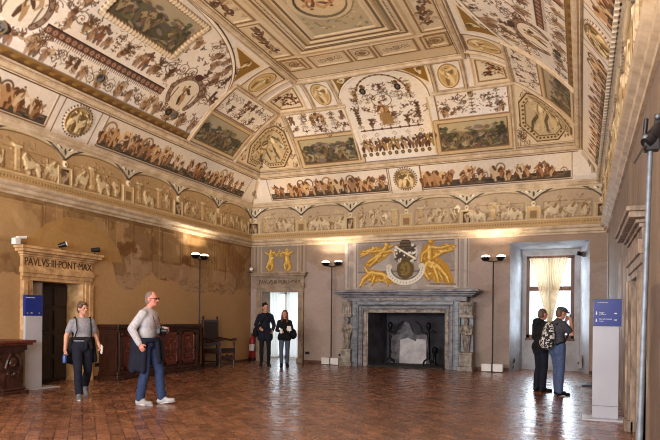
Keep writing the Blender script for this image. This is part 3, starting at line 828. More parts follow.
for side, a0, a1 in (('L', 12.5, YB-d), ('B', XL+d, XM-1.15), ('B', XM+1.15, XC-d), ('R', 12.5, YB-d)):
    A = [vp(d, side, a) for a in (a0, (a0+a1)/2, a1)]; sweep('vault_rib', [p for p, _ in A], [n for _, n in A], RIBT, M_RAIL, ceiling)
# ------------------------------------------------------------------ walls
def wtrans(a0): return lambda a, z: (np.asarray(a, float)-a0, np.asarray(z, float))

def lunettes(cv, pend, r, base, pale, rel=.035):
    """stucco lunettes between H1 and H2: shallow arches, hanging spandrels, pedestals, relief scenes"""
    a0, a1 = pend[0], pend[-1]
    cv.rect(a0-.5, a1+.5, H1-.05, H2+.05, base)
    cv.rect(a0-.5, a1+.5, 3.8, 4.03, '#b99a6c'); 
    for k in range(int((a1-a0)/.07)): cv.rect(a0+k*.07, a0+k*.07+.035, 3.93, 3.97, '#8d6e44', .9, .015)
    cv.stroke([(a0,4.03),(a1,4.03)], .035, '#d2b688', 1, .03)
    for i in range(len(pend)-1):
        p, q = pend[i], pend[i+1]; m = (p+q)/2; w = (q-p)/2
        t = np.linspace(-1, 1, 21); arc = np.stack([m+t*w*.96, 4.6+.25*np.sqrt(np.clip(1-t*t, 0, 1))**1.0], 1)
        top = np.vstack([arc, [(q,4.95),(p,4.95)]]); cv.poly(top, '#cdbd9f')
        for _ in range(46):
            tt = r.uniform(-1,1); y0 = 4.63+.25*math.sqrt(1-tt*tt)
            y = r.uniform(y0, 4.94); cv.ell(m+tt*w, y, r.uniform(.02,.05), .015, r.choice(('#3f3a38','#e4d9c2','#5d5348','#f0e8d6')), r.uniform(0,3), .95, .012)
        cv.stroke(arc, .06, pale, 1, rel); cv.stroke(arc-[0,.045], .02, '#6d5334')
        x0, x1 = p+.24, q-.24
        cv.frame(x0, x1, 4.08, 4.5, .02, '#7d5f38', .7)
        k = r.randrange(4); n = max(2, int((x1-x0)/.3))
        for j in range(n):
            x = x0+.16+j*(x1-x0-.3)/max(1, n-1)
            if r.random() < (.7 if k == 0 else .35): m_man(cv, x+r.uniform(-.05,.05), 4.09+r.uniform(0,.1), r.uniform(.26,.44), pale, '#8a6c44', '#efe0c0', r, .95, rel)
            elif r.random() < .6: m_horse(cv, x, 4.09, r.uniform(.26,.36), pale, '#8a6c44', '#efe0c0', r, .95, rel)
            else:
                cv.rect(x-.06, x+.06, 4.09, 4.55, '#bfa273', 1, rel*.6); cv.rect(x-.1, x+.1, 4.52, 4.58, pale, 1, rel)
        for _ in range(70):
            yy = 4.1+.6*r.random()**1.5; cv.ell(r.uniform(x0+.03,x1-.03), yy, r.uniform(.015,.06), r.uniform(.008,.025), r.choice((pale, '#7d623c', '#cdb68e', '#957a52', '#8a6c46')), r.uniform(0,3), .75, r.choice((.0,.015,.022)))
    for ip, p in enumerate(pend):
        cv.poly([(p-.55,4.9),(p+.55,4.9),(p+.2,4.7),(p,4.55),(p-.2,4.7)], '#c9bb9f', 1, .03)
        for s in (-1,1):
            cv.stroke([(p+s*.55,4.88),(p+s*.22,4.73),(p,4.56)], .035, '#3d3632')
            for q in (.12,.24,.36): cv.ell(p+s*q, 4.84-.05*(q<.2), .05, .02, '#47403c', s*.5); 
            cv.ell(p+s*.17, 4.79, .05, .022, '#efe6d2', s*.6, 1, .04)
        cv.ell(p, 4.72, .03, .07, '#4a423c')
        cv.rect(p-.17, p+.17, 4.03, 4.4, '#c0a173', 1, .03); cv.frame(p-.17, p+.17, 4.03, 4.4, .03, pale, 1, .045)
        cv.rect(p-.1, p+.1, 4.06, 4.36, '#332820', 1, -.02) if ip % 2 == 0 else cv.rect(p-.09, p+.09, 4.08, 4.28, '#8a6f4a', 1, -.01)
        if ip % 2 == 0: m_man(cv, p, 4.08, .25, '#b9a283', '#6a543a', '#d8c6a2', r, .9)
        cv.ell(p, 4.47, .06, .07, '#e2d3b4', 0, 1, .05); cv.ell(p, 4.46, .03, .03, '#8f7148')

def wall_mesh(cv, a0, kind, holes):
    g = fbm(cv.H, cv.W, 3, 6, 31+len(kind)); cv.c *= np.clip(1+.06*g, .7, 1.3)[..., None]
    aa = a0+np.arange(cv.W)*cv.res; zz = np.arange(cv.H)*cv.res
    A, Z = np.meshgrid(aa, zz)
    if kind == 'left': P = np.stack([XL+cv.h, A, Z], -1)
    elif kind == 'back': P = np.stack([A, YB-cv.h, Z], -1)
    else: P = np.stack([XR-cv.h-.12*(Z > 3.86), A, Z], -1)
    ac = (A[:-1,:-1]+A[1:,1:])/2; zc = (Z[:-1,:-1]+Z[1:,1:])/2; mk = np.ones(ac.shape, bool)
    for (p, q, y0, y1) in holes: mk &= ~((ac > p) & (ac < q) & (zc > y0) & (zc < y1))
    o = link('wall_'+kind, grid_mesh('wall_'+kind, P, cv.c, mk), M_FRESCO); o['kind'] = 'structure'; return o

def ragged(cv, a0, fn, col, seed, amp=.12, alpha=.9):
    """a painted area where fn(a, z) + noise > 0"""
    aa = a0+np.arange(cv.W)*cv.res; zz = np.arange(cv.H)*cv.res; A, Z = np.meshgrid(aa, zz)
    n = fbm(cv.H, cv.W, 8, 5, seed)*amp
    m = np.clip((fn(A, Z)+n)/.025+.5, 0, 1)*alpha
    cc = col if not isinstance(col, str) else lin(col)
    cv.c += (cc-cv.c)*m[..., None]

r = random.Random(21)
# --- left wall
A0 = 4.5
wl = Cv(YB-A0, H2, .016, '#b08c60'); wl.T = wtrans(A0)
# painted architecture, worn: browns with pilasters and framed panels
fr = np.empty((wl.H, wl.W, 3)); fr[:] = lin('#96754e')
fr *= (1+.16*fbm(wl.H, wl.W, 6, 5, 40))[..., None]
sv = wl.c.copy(); wl.c[:] = fr
wl.rect(10.7, 16.8, 2.0, 2.78, '#aa8a6c', .6); wl.stroke([(10.7,2.78),(16.8,2.78)], .03, '#7b5a38', .7); wl.rect(6, 16.8, 3.56, 3.72, '#7c5b36', .7); wl.stroke([(6,3.52),(16.8,3.52)], .03, '#c0a070', .6)
for y in (7.2, 8.9, 9.35, 10.6, 11.1, 12.1, 13.3, 14.5, 15.6):
    wl.rect(y-.13, y+.13, 2.2, 3.72, '#8a6a44', .6); wl.stroke([(y-.13,2.2),(y-.13,3.72)], .02, '#5f4324', .8); wl.stroke([(y+.13,2.2),(y+.13,3.72)], .025, '#b3905a', .7)
for a, b in ((7.4,8.7),(9.5,10.4),(11.3,11.95),(12.35,13.1),(13.55,14.3),(14.7,15.4)):
    wl.frame(a, b, 2.75, 3.55, .05, '#6d4d28', .8); wl.rect(a+.06, b-.06, 2.82, 3.48, r.choice(('#ad8c5e','#94744c','#a58458')), .6)
for k in range(120):
    wl.ell(r.uniform(6.5,16.7), r.uniform(2.1,3.7), r.uniform(.05,.3), r.uniform(.03,.14), r.choice(('#7d5c38','#b39468','#8a6a48','#c2a67c','#94714a','#b09080')), r.uniform(0,3), .4)
for y, z in ((11.25,2.95),(13.3,2.8),(10.95,2.85)):
    for _ in range(7): wl.ell(y+r.uniform(-.15,.15), z+r.uniform(-.15,.15), r.uniform(.05,.16), r.uniform(.05,.12), '#6a4520', r.uniform(0,3), .8)
for k in range(150):                    # the frayed lower edge, a band of broken dark lines
    y = r.uniform(10.9, 16.7); z = r.uniform(2.05, 2.4); wl.stroke([(y,z),(y+r.uniform(-.1,.15),z+r.uniform(-.05,.05)),(y+r.uniform(0,.3),z+r.uniform(-.08,.08))], r.uniform(.015,.035), r.choice(('#6b4a2a','#5c3d22','#7d5734')), .8)
wl.rect(15.2, 16.8, 2.3, 3.75, '#7d5630', .4)
for k in range(90):
    y = r.uniform(14.5,16.7); wl.stroke([(y,r.uniform(2.4,3.0)),(y+r.uniform(-.03,.03),r.uniform(3.0,3.75))], r.uniform(.015,.05), r.choice(('#6a4522','#8f6435','#a57c48')), .5)
wl_n = fbm(wl.H, wl.W, 5, 5, 77); wl_z = (np.arange(wl.H)*wl.res)[:, None]
for col, thr, sgn, amp in (('#ad8f70', .5, 1, .45), ('#6f4e2c', 1.0, -1, .6), ('#a98a5c', .2, 1, .3)):
    k_ = np.clip((sgn*wl_n-thr-.5*np.clip(wl_z-2.9, -.6, .8)*sgn)/.12, 0, 1)*amp
    wl.c += (lin(col)-wl.c)*k_[..., None]; wl_n = np.roll(wl_n, 97, 1)
fr = wl.c.copy(); wl.c[:] = sv
ragged(wl, A0, lambda A, Z: Z-2.12-.95*np.exp(-((A-9.6)/1.05)**6)*np.clip(1.1-.0*A, 0, 2)-.25*np.exp(-((A-12.4)/.7)**4), fr, 50, .07, .96)
wl.poly([(8.3,2.6),(10.95,2.6),(10.8,2.9),(10.4,3.25),(9.9,3.42),(9.3,3.42),(8.8,3.2),(8.4,2.9)], '#a9834c', .8)
lunettes(wl, [5.5, 7.36, 9.22, 11.08, 12.95, 14.83, 16.7], r, '#b4956a', '#cdb890')
wl.rect(A0, YB, 0, .06, '#7a5a38')
D1 = (8.45, 9.70, 0, 2.05)
wall_mesh(wl, A0, 'left', [D1])

# --- end wall
wb = Cv(XR-XL, H2, .016, '#a08f86'); wb.T = wtrans(XL)
ragged(wb, XL, lambda A, Z: Z-2.95+.0*A, '#957c62', 61, .2, .6)
ragged(wb, XL, lambda A, Z: .9-np.abs(Z-1.5)+0*A-.35, '#ab9a90', 62, .5, .5)
for k in range(70):
    x = r.uniform(XL, XR); wb.ell(x, r.uniform(.1,3.6), r.uniform(.1,.35), r.uniform(.06,.2), r.choice(('#ab9a8e','#917e72','#9e8b7e','#857366')), r.uniform(0,3), .3)
wb.rect(XL, -7.8, 2.3, 3.75, '#8d7a6c', .7)
# panel over the small door with two gilt putti
wb.rect(-9.45, -8.1, 2.78, 3.68, '#8f8175'); wb.frame(-9.4, -8.12, 2.8, 3.66, .05, '#b29c7e', 1, .01)
for x in (-9.58, -7.96):
    wb.rect(x-.09, x+.09, 2.78, 3.7, '#a08d78', 1, .015); wb.stroke([(x,2.8),(x,3.68)], .04, '#5d4e44', .8)
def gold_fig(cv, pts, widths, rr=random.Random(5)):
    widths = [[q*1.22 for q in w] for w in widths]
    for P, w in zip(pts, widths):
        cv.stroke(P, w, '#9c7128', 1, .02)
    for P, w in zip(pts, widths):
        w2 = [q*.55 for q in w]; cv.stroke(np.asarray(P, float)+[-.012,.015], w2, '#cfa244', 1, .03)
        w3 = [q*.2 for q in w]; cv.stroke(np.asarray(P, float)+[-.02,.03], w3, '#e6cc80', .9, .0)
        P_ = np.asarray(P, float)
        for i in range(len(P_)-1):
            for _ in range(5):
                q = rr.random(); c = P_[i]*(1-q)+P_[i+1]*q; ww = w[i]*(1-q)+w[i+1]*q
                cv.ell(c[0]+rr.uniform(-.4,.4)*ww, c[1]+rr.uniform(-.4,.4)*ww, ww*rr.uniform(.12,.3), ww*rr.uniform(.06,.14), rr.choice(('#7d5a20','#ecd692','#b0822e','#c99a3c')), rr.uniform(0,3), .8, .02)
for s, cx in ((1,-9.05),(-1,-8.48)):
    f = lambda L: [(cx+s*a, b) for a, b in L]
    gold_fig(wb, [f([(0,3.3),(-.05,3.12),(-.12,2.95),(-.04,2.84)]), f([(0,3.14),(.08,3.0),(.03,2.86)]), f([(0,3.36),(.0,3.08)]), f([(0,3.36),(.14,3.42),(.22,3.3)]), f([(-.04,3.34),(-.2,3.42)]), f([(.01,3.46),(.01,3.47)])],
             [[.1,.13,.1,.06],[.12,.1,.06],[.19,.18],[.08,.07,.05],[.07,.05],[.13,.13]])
wb.stroke([(-8.84,3.3),(-8.76,3.5),(-8.68,3.3)], .04, '#c9a04a', 1, .02)
# painted field over the fireplace
wb.rect(-6.58, -2.86, 2.2, 3.74, '#998d86')
wb.rect(-6.3, -3.1, 2.3, 3.6, '#a3978d', .6); wb.frame(-6.2, -3.2, 2.75, 3.62, .05, '#6f666c', .9, .01)
wb.rect(-6.12, -5.15, 2.8, 3.55, '#857a76', .6); wb.rect(-4.2, -3.28, 2.8, 3.55, '#857a76', .6)
for x in (-6.47, -6.2, -3.2, -2.95):
    wb.rect(x-.07, x+.07, 2.25, 3.7, '#b3a79c', 1, .015); wb.stroke([(x+.03,2.3),(x+.03,3.66)], .03, '#5e545a', .9)
for k in range(50): wb.ell(r.uniform(-6.5,-2.9), r.uniform(2.25,3.6), r.uniform(.05,.2), r.uniform(.03,.09), r.choice(('#b4aaa8','#857b82','#a79a92','#c0b6ae')), r.uniform(0,3), .4)
wb.poly([(-5.75,2.85),(-5.15,3.25),(-5.15,2.8),(-5.75,2.75)], '#b2a8a0', .8)
def gold_robe(cv, poly_, rr=random.Random(9)):
    P_ = np.asarray(poly_, float); cv.poly(P_, '#b5852e', 1, .018); c0 = P_.mean(0)
    for _ in range(46):
        i = rr.randrange(len(P_)); q = rr.random(); e = P_[i]*(1-q)+P_[(i+1)%len(P_)]*q; a_ = c0+(e-c0)*rr.uniform(.1,.7); b_ = a_+(e-c0)*rr.uniform(.15,.3)
        cv.stroke([a_, (a_+b_)/2+[rr.uniform(-.02,.02)]*2, b_], [.012,.03,.01], rr.choice(('#7d5a20','#e3c472','#cfa040','#f0dc9c','#946a24')), .9, rr.choice((.018,.026)))
gold_robe(wb, [(-5.2,3.5),(-5.45,3.42),(-5.72,3.2),(-5.95,2.96),(-5.8,2.88),(-5.5,3.02),(-5.25,3.16),(-5.1,3.32)])
gold_robe(wb, [(-5.4,3.5),(-5.7,3.48),(-6.08,3.38),(-6.1,3.26),(-5.8,3.26),(-5.45,3.34)])
gold_robe(wb, [(-6.02,2.58),(-5.8,2.84),(-5.5,2.8),(-5.15,2.66),(-4.98,2.44),(-5.2,2.4),(-5.4,2.5),(-5.62,2.4),(-5.85,2.52),(-6.08,2.3)])
gold_robe(wb, [(-4.16,3.46),(-3.98,3.52),(-3.78,3.44),(-3.7,3.12),(-3.45,2.9),(-3.28,2.42),(-3.42,2.28),(-3.62,2.46),(-3.78,2.36),(-3.9,2.52),(-4.08,2.48),(-4.24,2.9),(-4.26,3.2)])
gold_robe(wb, [(-3.82,3.4),(-3.5,3.5),(-3.2,3.44),(-3.34,3.3),(-3.7,3.2)])
# left gilt angel: flying upper figure, reclining gilt beast below
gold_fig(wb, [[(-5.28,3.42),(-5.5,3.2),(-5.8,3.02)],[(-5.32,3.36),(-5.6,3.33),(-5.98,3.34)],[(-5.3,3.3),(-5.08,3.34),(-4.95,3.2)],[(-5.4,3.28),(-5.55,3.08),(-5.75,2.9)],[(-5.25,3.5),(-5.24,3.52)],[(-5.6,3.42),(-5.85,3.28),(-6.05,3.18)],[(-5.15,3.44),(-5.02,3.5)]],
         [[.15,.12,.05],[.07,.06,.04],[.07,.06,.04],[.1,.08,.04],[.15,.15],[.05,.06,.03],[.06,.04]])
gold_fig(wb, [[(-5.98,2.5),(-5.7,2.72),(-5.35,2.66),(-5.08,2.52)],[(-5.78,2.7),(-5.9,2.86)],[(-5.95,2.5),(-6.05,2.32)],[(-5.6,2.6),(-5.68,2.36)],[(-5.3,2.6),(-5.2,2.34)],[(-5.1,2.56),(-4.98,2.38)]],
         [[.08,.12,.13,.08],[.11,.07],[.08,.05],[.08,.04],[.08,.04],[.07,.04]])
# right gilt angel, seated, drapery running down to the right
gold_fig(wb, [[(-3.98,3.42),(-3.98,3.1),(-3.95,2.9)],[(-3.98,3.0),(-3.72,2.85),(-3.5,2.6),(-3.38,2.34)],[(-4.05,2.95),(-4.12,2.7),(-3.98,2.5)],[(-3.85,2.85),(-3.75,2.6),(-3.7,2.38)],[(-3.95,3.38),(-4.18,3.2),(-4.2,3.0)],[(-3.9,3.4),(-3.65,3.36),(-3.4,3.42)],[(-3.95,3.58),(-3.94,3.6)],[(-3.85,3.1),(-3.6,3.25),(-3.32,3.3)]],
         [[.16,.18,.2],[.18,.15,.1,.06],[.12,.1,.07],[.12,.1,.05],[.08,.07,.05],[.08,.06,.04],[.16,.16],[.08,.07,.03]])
# arms with tiara and keys
cx = -4.68
wb.ell(cx, 3.28, .36, .3, '#cfc6b8', 0, 1, .02); wb.ell(cx, 3.29, .31, .26, '#4f443c', 0, 1, .025); 
for k in range(40): wb.ell(cx+r.uniform(-.3,.3), 3.28+r.uniform(-.24,.24), .05, .025, r.choice(('#3a3030','#5c4b3c','#efe9da','#e2dac8','#8a6d30')), r.uniform(0,3), .95, .03)
wb.poly([(cx-.14,3.42),(cx-.17,3.58),(cx,3.78),(cx+.17,3.58),(cx+.14,3.42)], '#5f5040', 1, .04)
for k in range(3): wb.stroke([(cx-.15,3.46+.09*k),(cx+.15,3.46+.09*k)], .025, '#3c3026', 1, .05)
wb.stroke([(cx-.3,3.1),(cx+.3,3.46)], .05, '#4a3e3a', 1, .04); wb.stroke([(cx+.3,3.1),(cx-.3,3.46)], .05, '#efe8d8', 1, .04)
wb.poly([(cx-.1,3.16),(cx,3.08),(cx+.1,3.16),(cx+.14,3.02),(cx+.24,2.94),(cx+.26,2.78),(cx+.2,2.62),(cx,2.5),(cx-.2,2.62),(cx-.26,2.78),(cx-.24,2.94),(cx-.14,3.02)], '#5f4c2a', 1, .03)
wb.ell(cx, 2.82, .15, .2, '#806a38', 0, 1, .035)
for k in range(9): wb.ell(cx+rng.uniform(-.14,.14), 2.82+rng.uniform(-.18,.18), .04, .02, rng.choice(('#4f3f22','#a48a4c')), rng.uniform(0,3), .8)
t = np.linspace(PI*1.0, PI*2.0, 16)
wb.stroke(np.stack([cx+.5*np.cos(t), 2.84+.42*np.sin(t)], 1), .15, '#ddd6c8', 1, .04); wb.stroke(np.stack([cx+.43*np.cos(t), 2.86+.34*np.sin(t)], 1), .03, '#5e554c')
for q in (-.48,.48): wb.ell(cx+q, 2.88, .1, .09, '#cfc6b6', 0, 1, .04)
for k in range(18): wb.ell(cx+.5*math.cos(PI+k*PI/17), 2.84+.42*math.sin(PI+k*PI/17), .03, .02, '#a49a8a', 1, .9)
wb.stroke([(-3.95,2.38),(-3.25,2.36)], .06, '#7d6e64', .8, .01); wb.stroke([(-4.05,2.33),(-3.2,2.3)], .04, '#c5b9ac', .8, .01)
lunettes(wb, [-9.62, -8.0, -6.38, -4.66, -2.95, -1.2, .46], r, '#b39d80', '#c9b898')
wb.rect(XL, XR, 0, .09, '#5d4032', .85)
D2 = (-9.34, -8.08, 0, 2.2); FB = (-5.72, -3.44, 0, 1.6); NI = (-1.79, .18, 0, 3.45)
wall_mesh(wb, XL, 'back', [D2, FB, NI])

# --- right wall
A1 = 2.6
wr = Cv(YB-A1, H2, .03, '#877668'); wr.T = wtrans(A1)
for k in range(260):
    y = r.uniform(A1, YB); z = r.uniform(.2, 3.7); wr.stroke([(y,z),(y+r.uniform(-.06,.06),z-r.uniform(.2,1.1))], r.uniform(.04,.25), r.choice(('#6d5a4a','#9a8a78','#5b4a3c','#a89884','#76634f')), .35)
for k in range(60): wr.ell(r.uniform(A1,YB), r.uniform(.1,1.6), r.uniform(.05,.3), r.uniform(.04,.2), r.choice(('#5f5048','#b9b0a4','#7a6c62')), r.uniform(0,3), .45)
wr.rect(A1, 6.4, 0, 1.7, '#55443a', .6); wr.rect(A1, 6.4, 1.7, 3.7, '#7d6850', .4)  # brown below, tan above; near wall darkened to offset daylight from behind
for _ in range(26): wr.ell(r.uniform(8.9,12.5), r.uniform(1.0,2.7), r.uniform(.1,.45), r.uniform(.05,.2), r.choice(('#bdb6b0','#a9a09a','#c6beb6')), r.uniform(0,3), .6)
lunettes(wr, [3.0, 4.86, 6.72, 8.58, 10.44, 12.3, 14.2, 16.1], r, '#b89a6c', '#dcc8a2', .05)
D3 = (7.1, 8.3, 0, 1.88)
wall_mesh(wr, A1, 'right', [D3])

# --- walls that the photograph does not reach, closing the hall (front wall with three windows added for fill light)
def struct(name, mb, m, **k):
    o = mb.build(name, m, **k); o['kind'] = 'structure'; return o
M_PLAIN = mat('plain_plaster', '#b89c74', '#a58860', 0.8, scale=2)
struct('wall_left_rear', MB().box(XL-.3, XL, YF, A0, 0, H2), M_PLAIN)
struct('wall_right_rear', MB().box(XR, XR+.3, YF, A1, 0, H2), M_PLAIN)
FW = [(-8.6,-6.9),(-5.6,-3.9),(-2.6,-.9)]
mb = MB(); xs_ = [XL-.3]+[v for w in FW for v in w]+[XR+.3]
for i in range(0, len(xs_), 2): mb.box(xs_[i], xs_[i+1], YF-.4, YF, 0, 7.6)
for a, b in FW: mb.box(a, b, YF-.4, YF, 0, .9); mb.box(a, b, YF-.4, YF, 4.2, 7.6)
struct('wall_front', mb, M_PLAIN)
struct('floor', MB().box(-11.2, 2.0, YF-.5, 20.2, -.1, 0), M_FLOOR)
# outer shells keep daylight out behind the thin painted faces
mb = MB(); mb.box(XL-.75, XL-.7, A0-.1, YB+.5, 0, 8); struct('wall_left_outer', mb, M_PLAIN)
# ------------------------------------------------------------------ cornices and baseboards (real mouldings)
CORN = [(0,3.62),(.04,3.62),(.05,3.66),(.10,3.68),(.11,3.74),(.17,3.77),(.19,3.80),(.19,3.83),(.05,3.86),(0,3.86)]
TOPC = [(0,4.82),(.03,4.82),(.04,4.86),(.09,4.88),(.11,4.93),(.14,4.94),(.14,4.985),(.0,5.02)]
for i, (pf, off) in enumerate(((CORN, 0), (TOPC, .12))):
    struct('trim_%d' % (3*i+1), MB().prism([(XL+a, z) for a, z in pf], YF, YB, 'Y'), M_TRIM)
    struct('trim_%d' % (3*i+2), MB().prism([(YB-a, z) for a, z in pf], XL, XR, 'X'), M_TRIM)
    o2 = .12 if i else 0
    struct('trim_%d' % (3*i+3), MB().prism([(XR-o2-a, z) for a, z in pf]+([(XR+.02,5.02),(XR+.02,4.82)] if i else []), YF, YB, 'Y'), M_TRIM)
M_BASE = mat('dark_skirting', '#6d4a34', '#4a3022', 0.6, scale=4)
for i, (a, b) in enumerate(((XL,-9.72),(-7.85,-6.5),(-2.6,-1.8),(.2,XR))): struct('baseboard_back' if i == 0 else 'baseboard_back_%d' % i, MB().box(a, b, YB-.025, YB+.01, 0, .09), M_BASE)
struct('baseboard_left', MB().box(XL-.01, XL+.02, 10.1, YB, 0, .07), M_BASE)

mb = MB()
for k in range(80):
    y = 5.0+k*.145; mb.box(XR-.12-.17, XR-.12-.10, y, y+.075, 4.87, 4.95)
mb.box(XR-.24, XR-.1, 4.9, 16.7, 4.87, 4.9)
struct('trim_7', mb, mat('pale_dentil_stucco', '#c9bba4', '#a8987e', .6, scale=6))

# ------------------------------------------------------------------ doors
def bars(mb, axis, fixed0, fixed1, a0, a1, z0, z1):
    if axis == 'X': mb.box(fixed0, fixed1, a0, a1, z0, z1)      # wall plane at constant x
    else: mb.box(a0, a1, fixed0, fixed1, z0, z1)

def surround(root, wall, sgn, axis, a0, a1, zt, jw, m, prot=.12, frieze_h=.22, over=.12, top=None):
    """moulded stone door case: stepped jambs and lintel, frieze, projecting cornice"""
    def B(mb, o0, o1, p, q, z0, z1):
        f0, f1 = sorted((wall+sgn*o0, wall+sgn*o1)); bars(mb, axis, f0, f1, p, q, z0, z1)
    for nm, p, q in (('jamb', a0-jw, a0), ('jamb', a1, a1+jw)):
        mb = MB(); k = 1 if p >= a1 else -1
        B(mb, -.5, prot*.45, p, q, 0, zt)
        e0, e1 = (p+jw*.25, q) if k > 0 else (p, q-jw*.25)
        B(mb, 0, prot*.7, e0, e1, .12, zt)
        e0, e1 = (p+jw*.6, q) if k > 0 else (p, q-jw*.6)
        B(mb, 0, prot, e0, e1, .12, zt); B(mb, 0, prot*1.15, p, q, 0, .14)
        mb.build(nm, m, root, bevel=.008)
    mb = MB(); B(mb, -.5, prot*.45, a0-jw, a1+jw, zt, zt+jw*.3); B(mb, -.5, prot*.7, a0-jw, a1+jw, zt+jw*.25, zt+jw*.62); B(mb, -.5, prot, a0-jw-.02, a1+jw+.02, zt+jw*.55, zt+jw)
    mb.build('lintel', m, root, bevel=.006)
    z = zt+jw; mb = MB(); B(mb, -.1, prot*.6, a0-jw, a1+jw, z, z+frieze_h); mb.build('frieze', m, root, bevel=.005)
    z += frieze_h; mb = MB()
    for k, (o, h, e) in enumerate(((prot*.9,.04,.02),(prot*1.3,.04,.05),(prot*2.1,.06,over),(prot*2.4,.05,over+.03))):
        B(mb, -.1, o, a0-jw-e, a1+jw+e, z, z+h); z += h
    mb.build('cornice', m, root, bevel=.008)
    return z

def panel_leaf(mb, axis, f0, f1, fp, a0, a1, z0, z1, nx, nz):
    bars(mb, axis, f0, f1, a0, a1, z0, z1)
    for i in range(nx):
        for j in range(nz):
            p = a0+(a1-a0)*(i+.14)/nx; q = a0+(a1-a0)*(i+.86)/nx; y0 = z0+(z1-z0)*(j+.1)/nz; y1 = z0+(z1-z0)*(j+.9)/nz
            x0, x1 = sorted((f1, fp)); bars(mb, axis, x0, x1, p, q, y0, y1)

door1 = empty('door_1', kind='structure')
surround(door1, XL, 1, 'X', 8.45, 9.70, 2.05, .25, M_STONE_W, .1, .2, .12)
text('inscription', 'PAVLVS\u00b7III\u00b7PONT\u00b7MAX', .21, (XL+.065, 9.075, 2.4), (PI/2,0,PI/2), M_INK, door1, .004, width=1.68)
mb = MB(); panel_leaf(mb, 'X', XL-.42, XL-.36, XL-.33, 8.86, 9.66, .02, 2.03, 2, 4); mb.build('leaf', M_DOORWOOD, door1, bevel=.008)
mb = MB(); panel_leaf(mb, 'X', XL-.2, XL-.14, XL-.12, 8.47, 8.84, .02, 2.03, 1, 4); mb.build('leaf', mat('pale_lit_wood', '#a89c92', '#877b70', .6, scale=4), door1, bevel=.008)  # grey leaf coloured paler to look lit inside the opening
mb = MB(); mb.box(XL-.5, XL-.43, 8.3, 9.9, 0, 2.2); mb.build('backing', M_DOORWOOD, door1)
mb = MB(); mb.lathe([(.02,0),(.035,.02),(.02,.05),(.0,.055)], (XL-.33, 9.0, 1.05), 10, 'X'); mb.build('handle', M_IRON, door1, smooth=True)

door2 = empty('door_2', kind='structure')
surround(door2, YB, -1, 'Y', -9.34, -8.08, 2.2, .2, M_STONE_P, .1, .2, .1)
text('inscription', 'PAVLVS\u00b7III\u00b7PONT\u00b7MAX', .17, (-8.71, YB-.065, 2.5), (PI/2,0,0), M_INK, door2, .004, width=1.45)
for x in (-9.52, -7.9):                      # small carved brackets under the cornice
    mb = MB(); mb.lathe([(.0,-.1),(.03,-.08),(.05,0),(.06,.06),(.04,.1)], (x, YB-.08, 2.36), 10); mb.build('bracket', M_STONE_P, door2, smooth=True)
# lobby behind it, open to the sky at the far end
M_LOBBY = mat('lobby_plaster', '#d6cec0', '#c4bbac', .8, scale=2)
mb = MB(); mb.box(-10.6, -10.5, YB+.5, 20, 0, 2.8); mb.box(-7.8, -7.7, YB+.5, 20, 0, 2.8); mb.box(-10.6, -7.7, YB+.5, 20, 2.7, 2.8); mb.box(-10.6,-9.54,YB+.45,YB+.55,0,2.8); mb.box(-7.88,-7.7,YB+.45,YB+.55,0,2.8)
struct('wall_lobby', mb, M_LOBBY)
mb = MB()
for a in (-10.45, -9.45, -9.36, -8.42): mb.box(a, a+.07, 18.55, 18.62, 0, 2.6)
for z in (0, .8, 2.2, 2.55): mb.box(-10.45, -8.35, 18.55, 18.62, z, z+.07)
lobwin = struct('window_2', mb, M_WHITE)
MB().quad((-10.45,18.585,0),(-8.35,18.585,0),(-8.35,18.585,2.6),(-10.45,18.585,2.6)).build('pane', M_GLASS, lobwin)

door3 = empty('door_3', kind='structure')
z3 = surround(door3, XR, -1, 'X', 7.1, 8.3, 1.88, .32, M_STONE_R, .085, .12, .16)
mb = MB(); panel_leaf(mb, 'X', XR+.3, XR+.36, XR+.27, 7.1, 8.3, .02, 1.88, 2, 4); mb.build('leaf', M_DOORWOOD, door3, bevel=.008)
MB().box(XR+.4, XR+.48, 7.0, 8.5, 0, 2.1).build('backing', M_DOORWOOD, door3)

# ------------------------------------------------------------------ window niche and window
mb = MB(); F0, F1 = YB-.005, 17.72
a, b, c, d = -1.79, .18, -1.55, -.06; zt0, zt1 = 3.45, 3.34
mb.quad((a,F0,0),(c,F1,0),(c,F1,zt1),(a,F0,zt0)); mb.quad((b,F0,0),(d,F1,0),(d,F1,zt1),(b,F0,zt0)); mb.quad((a,F0,zt0),(b,F0,zt0),(d,F1,zt1),(c,F1,zt1))
W0, W1, V0, V1 = -1.44, -.19, .88, 3.17
mb.box(c-.3, W0, F1, F1+.12, 0, zt1+.4); mb.box(W1, d+.3, F1, F1+.12, 0, zt1+.4); mb.box(W0, W1, F1, F1+.12, V1, zt1+.4); mb.box(W0, W1, F1, F1+.12, 0, V0)
struct('wall_window_niche', mb, M_ALCOVE)
win = empty('window_1', kind='structure')
mb = MB(); yy = (F1+.02, F1+.09)
mb.box(W0, W0+.09, *yy, V0, V1); mb.box(W1-.09, W1, *yy, V0, V1); mb.box(W0, W1, *yy, V1-.08, V1); mb.box(W0, W1, *yy, V0, V0+.1)
mb.build('window_frame', M_WINWOOD, win, bevel=.006)
xm = (W0+W1)/2
MB().box(W0+.09, W1-.09, *yy, 2.2, 2.32).build('transom', M_WINWOOD, win, bevel=.006)
MB().box(xm-.05, xm+.05, yy[0]+.005, yy[1]+.005, V0+.1, V1-.08).build('mullion', M_WINWOOD, win, bevel=.006)
MB().box(W0-.02, W1+.02, F1-.04, F1+.02, V0-.06, V0).build('window_sill', M_WINWOOD, win, bevel=.006)
for p, q in ((W0+.09, xm-.05), (xm+.05, W1-.09)):
    for z0, z1 in ((V0+.1, 2.2), (2.32, V1-.08)):
        MB().quad((p,F1+.055,z0),(q,F1+.055,z0),(q,F1+.055,z1),(p,F1+.055,z1)).build('pane', M_GLASS, win)
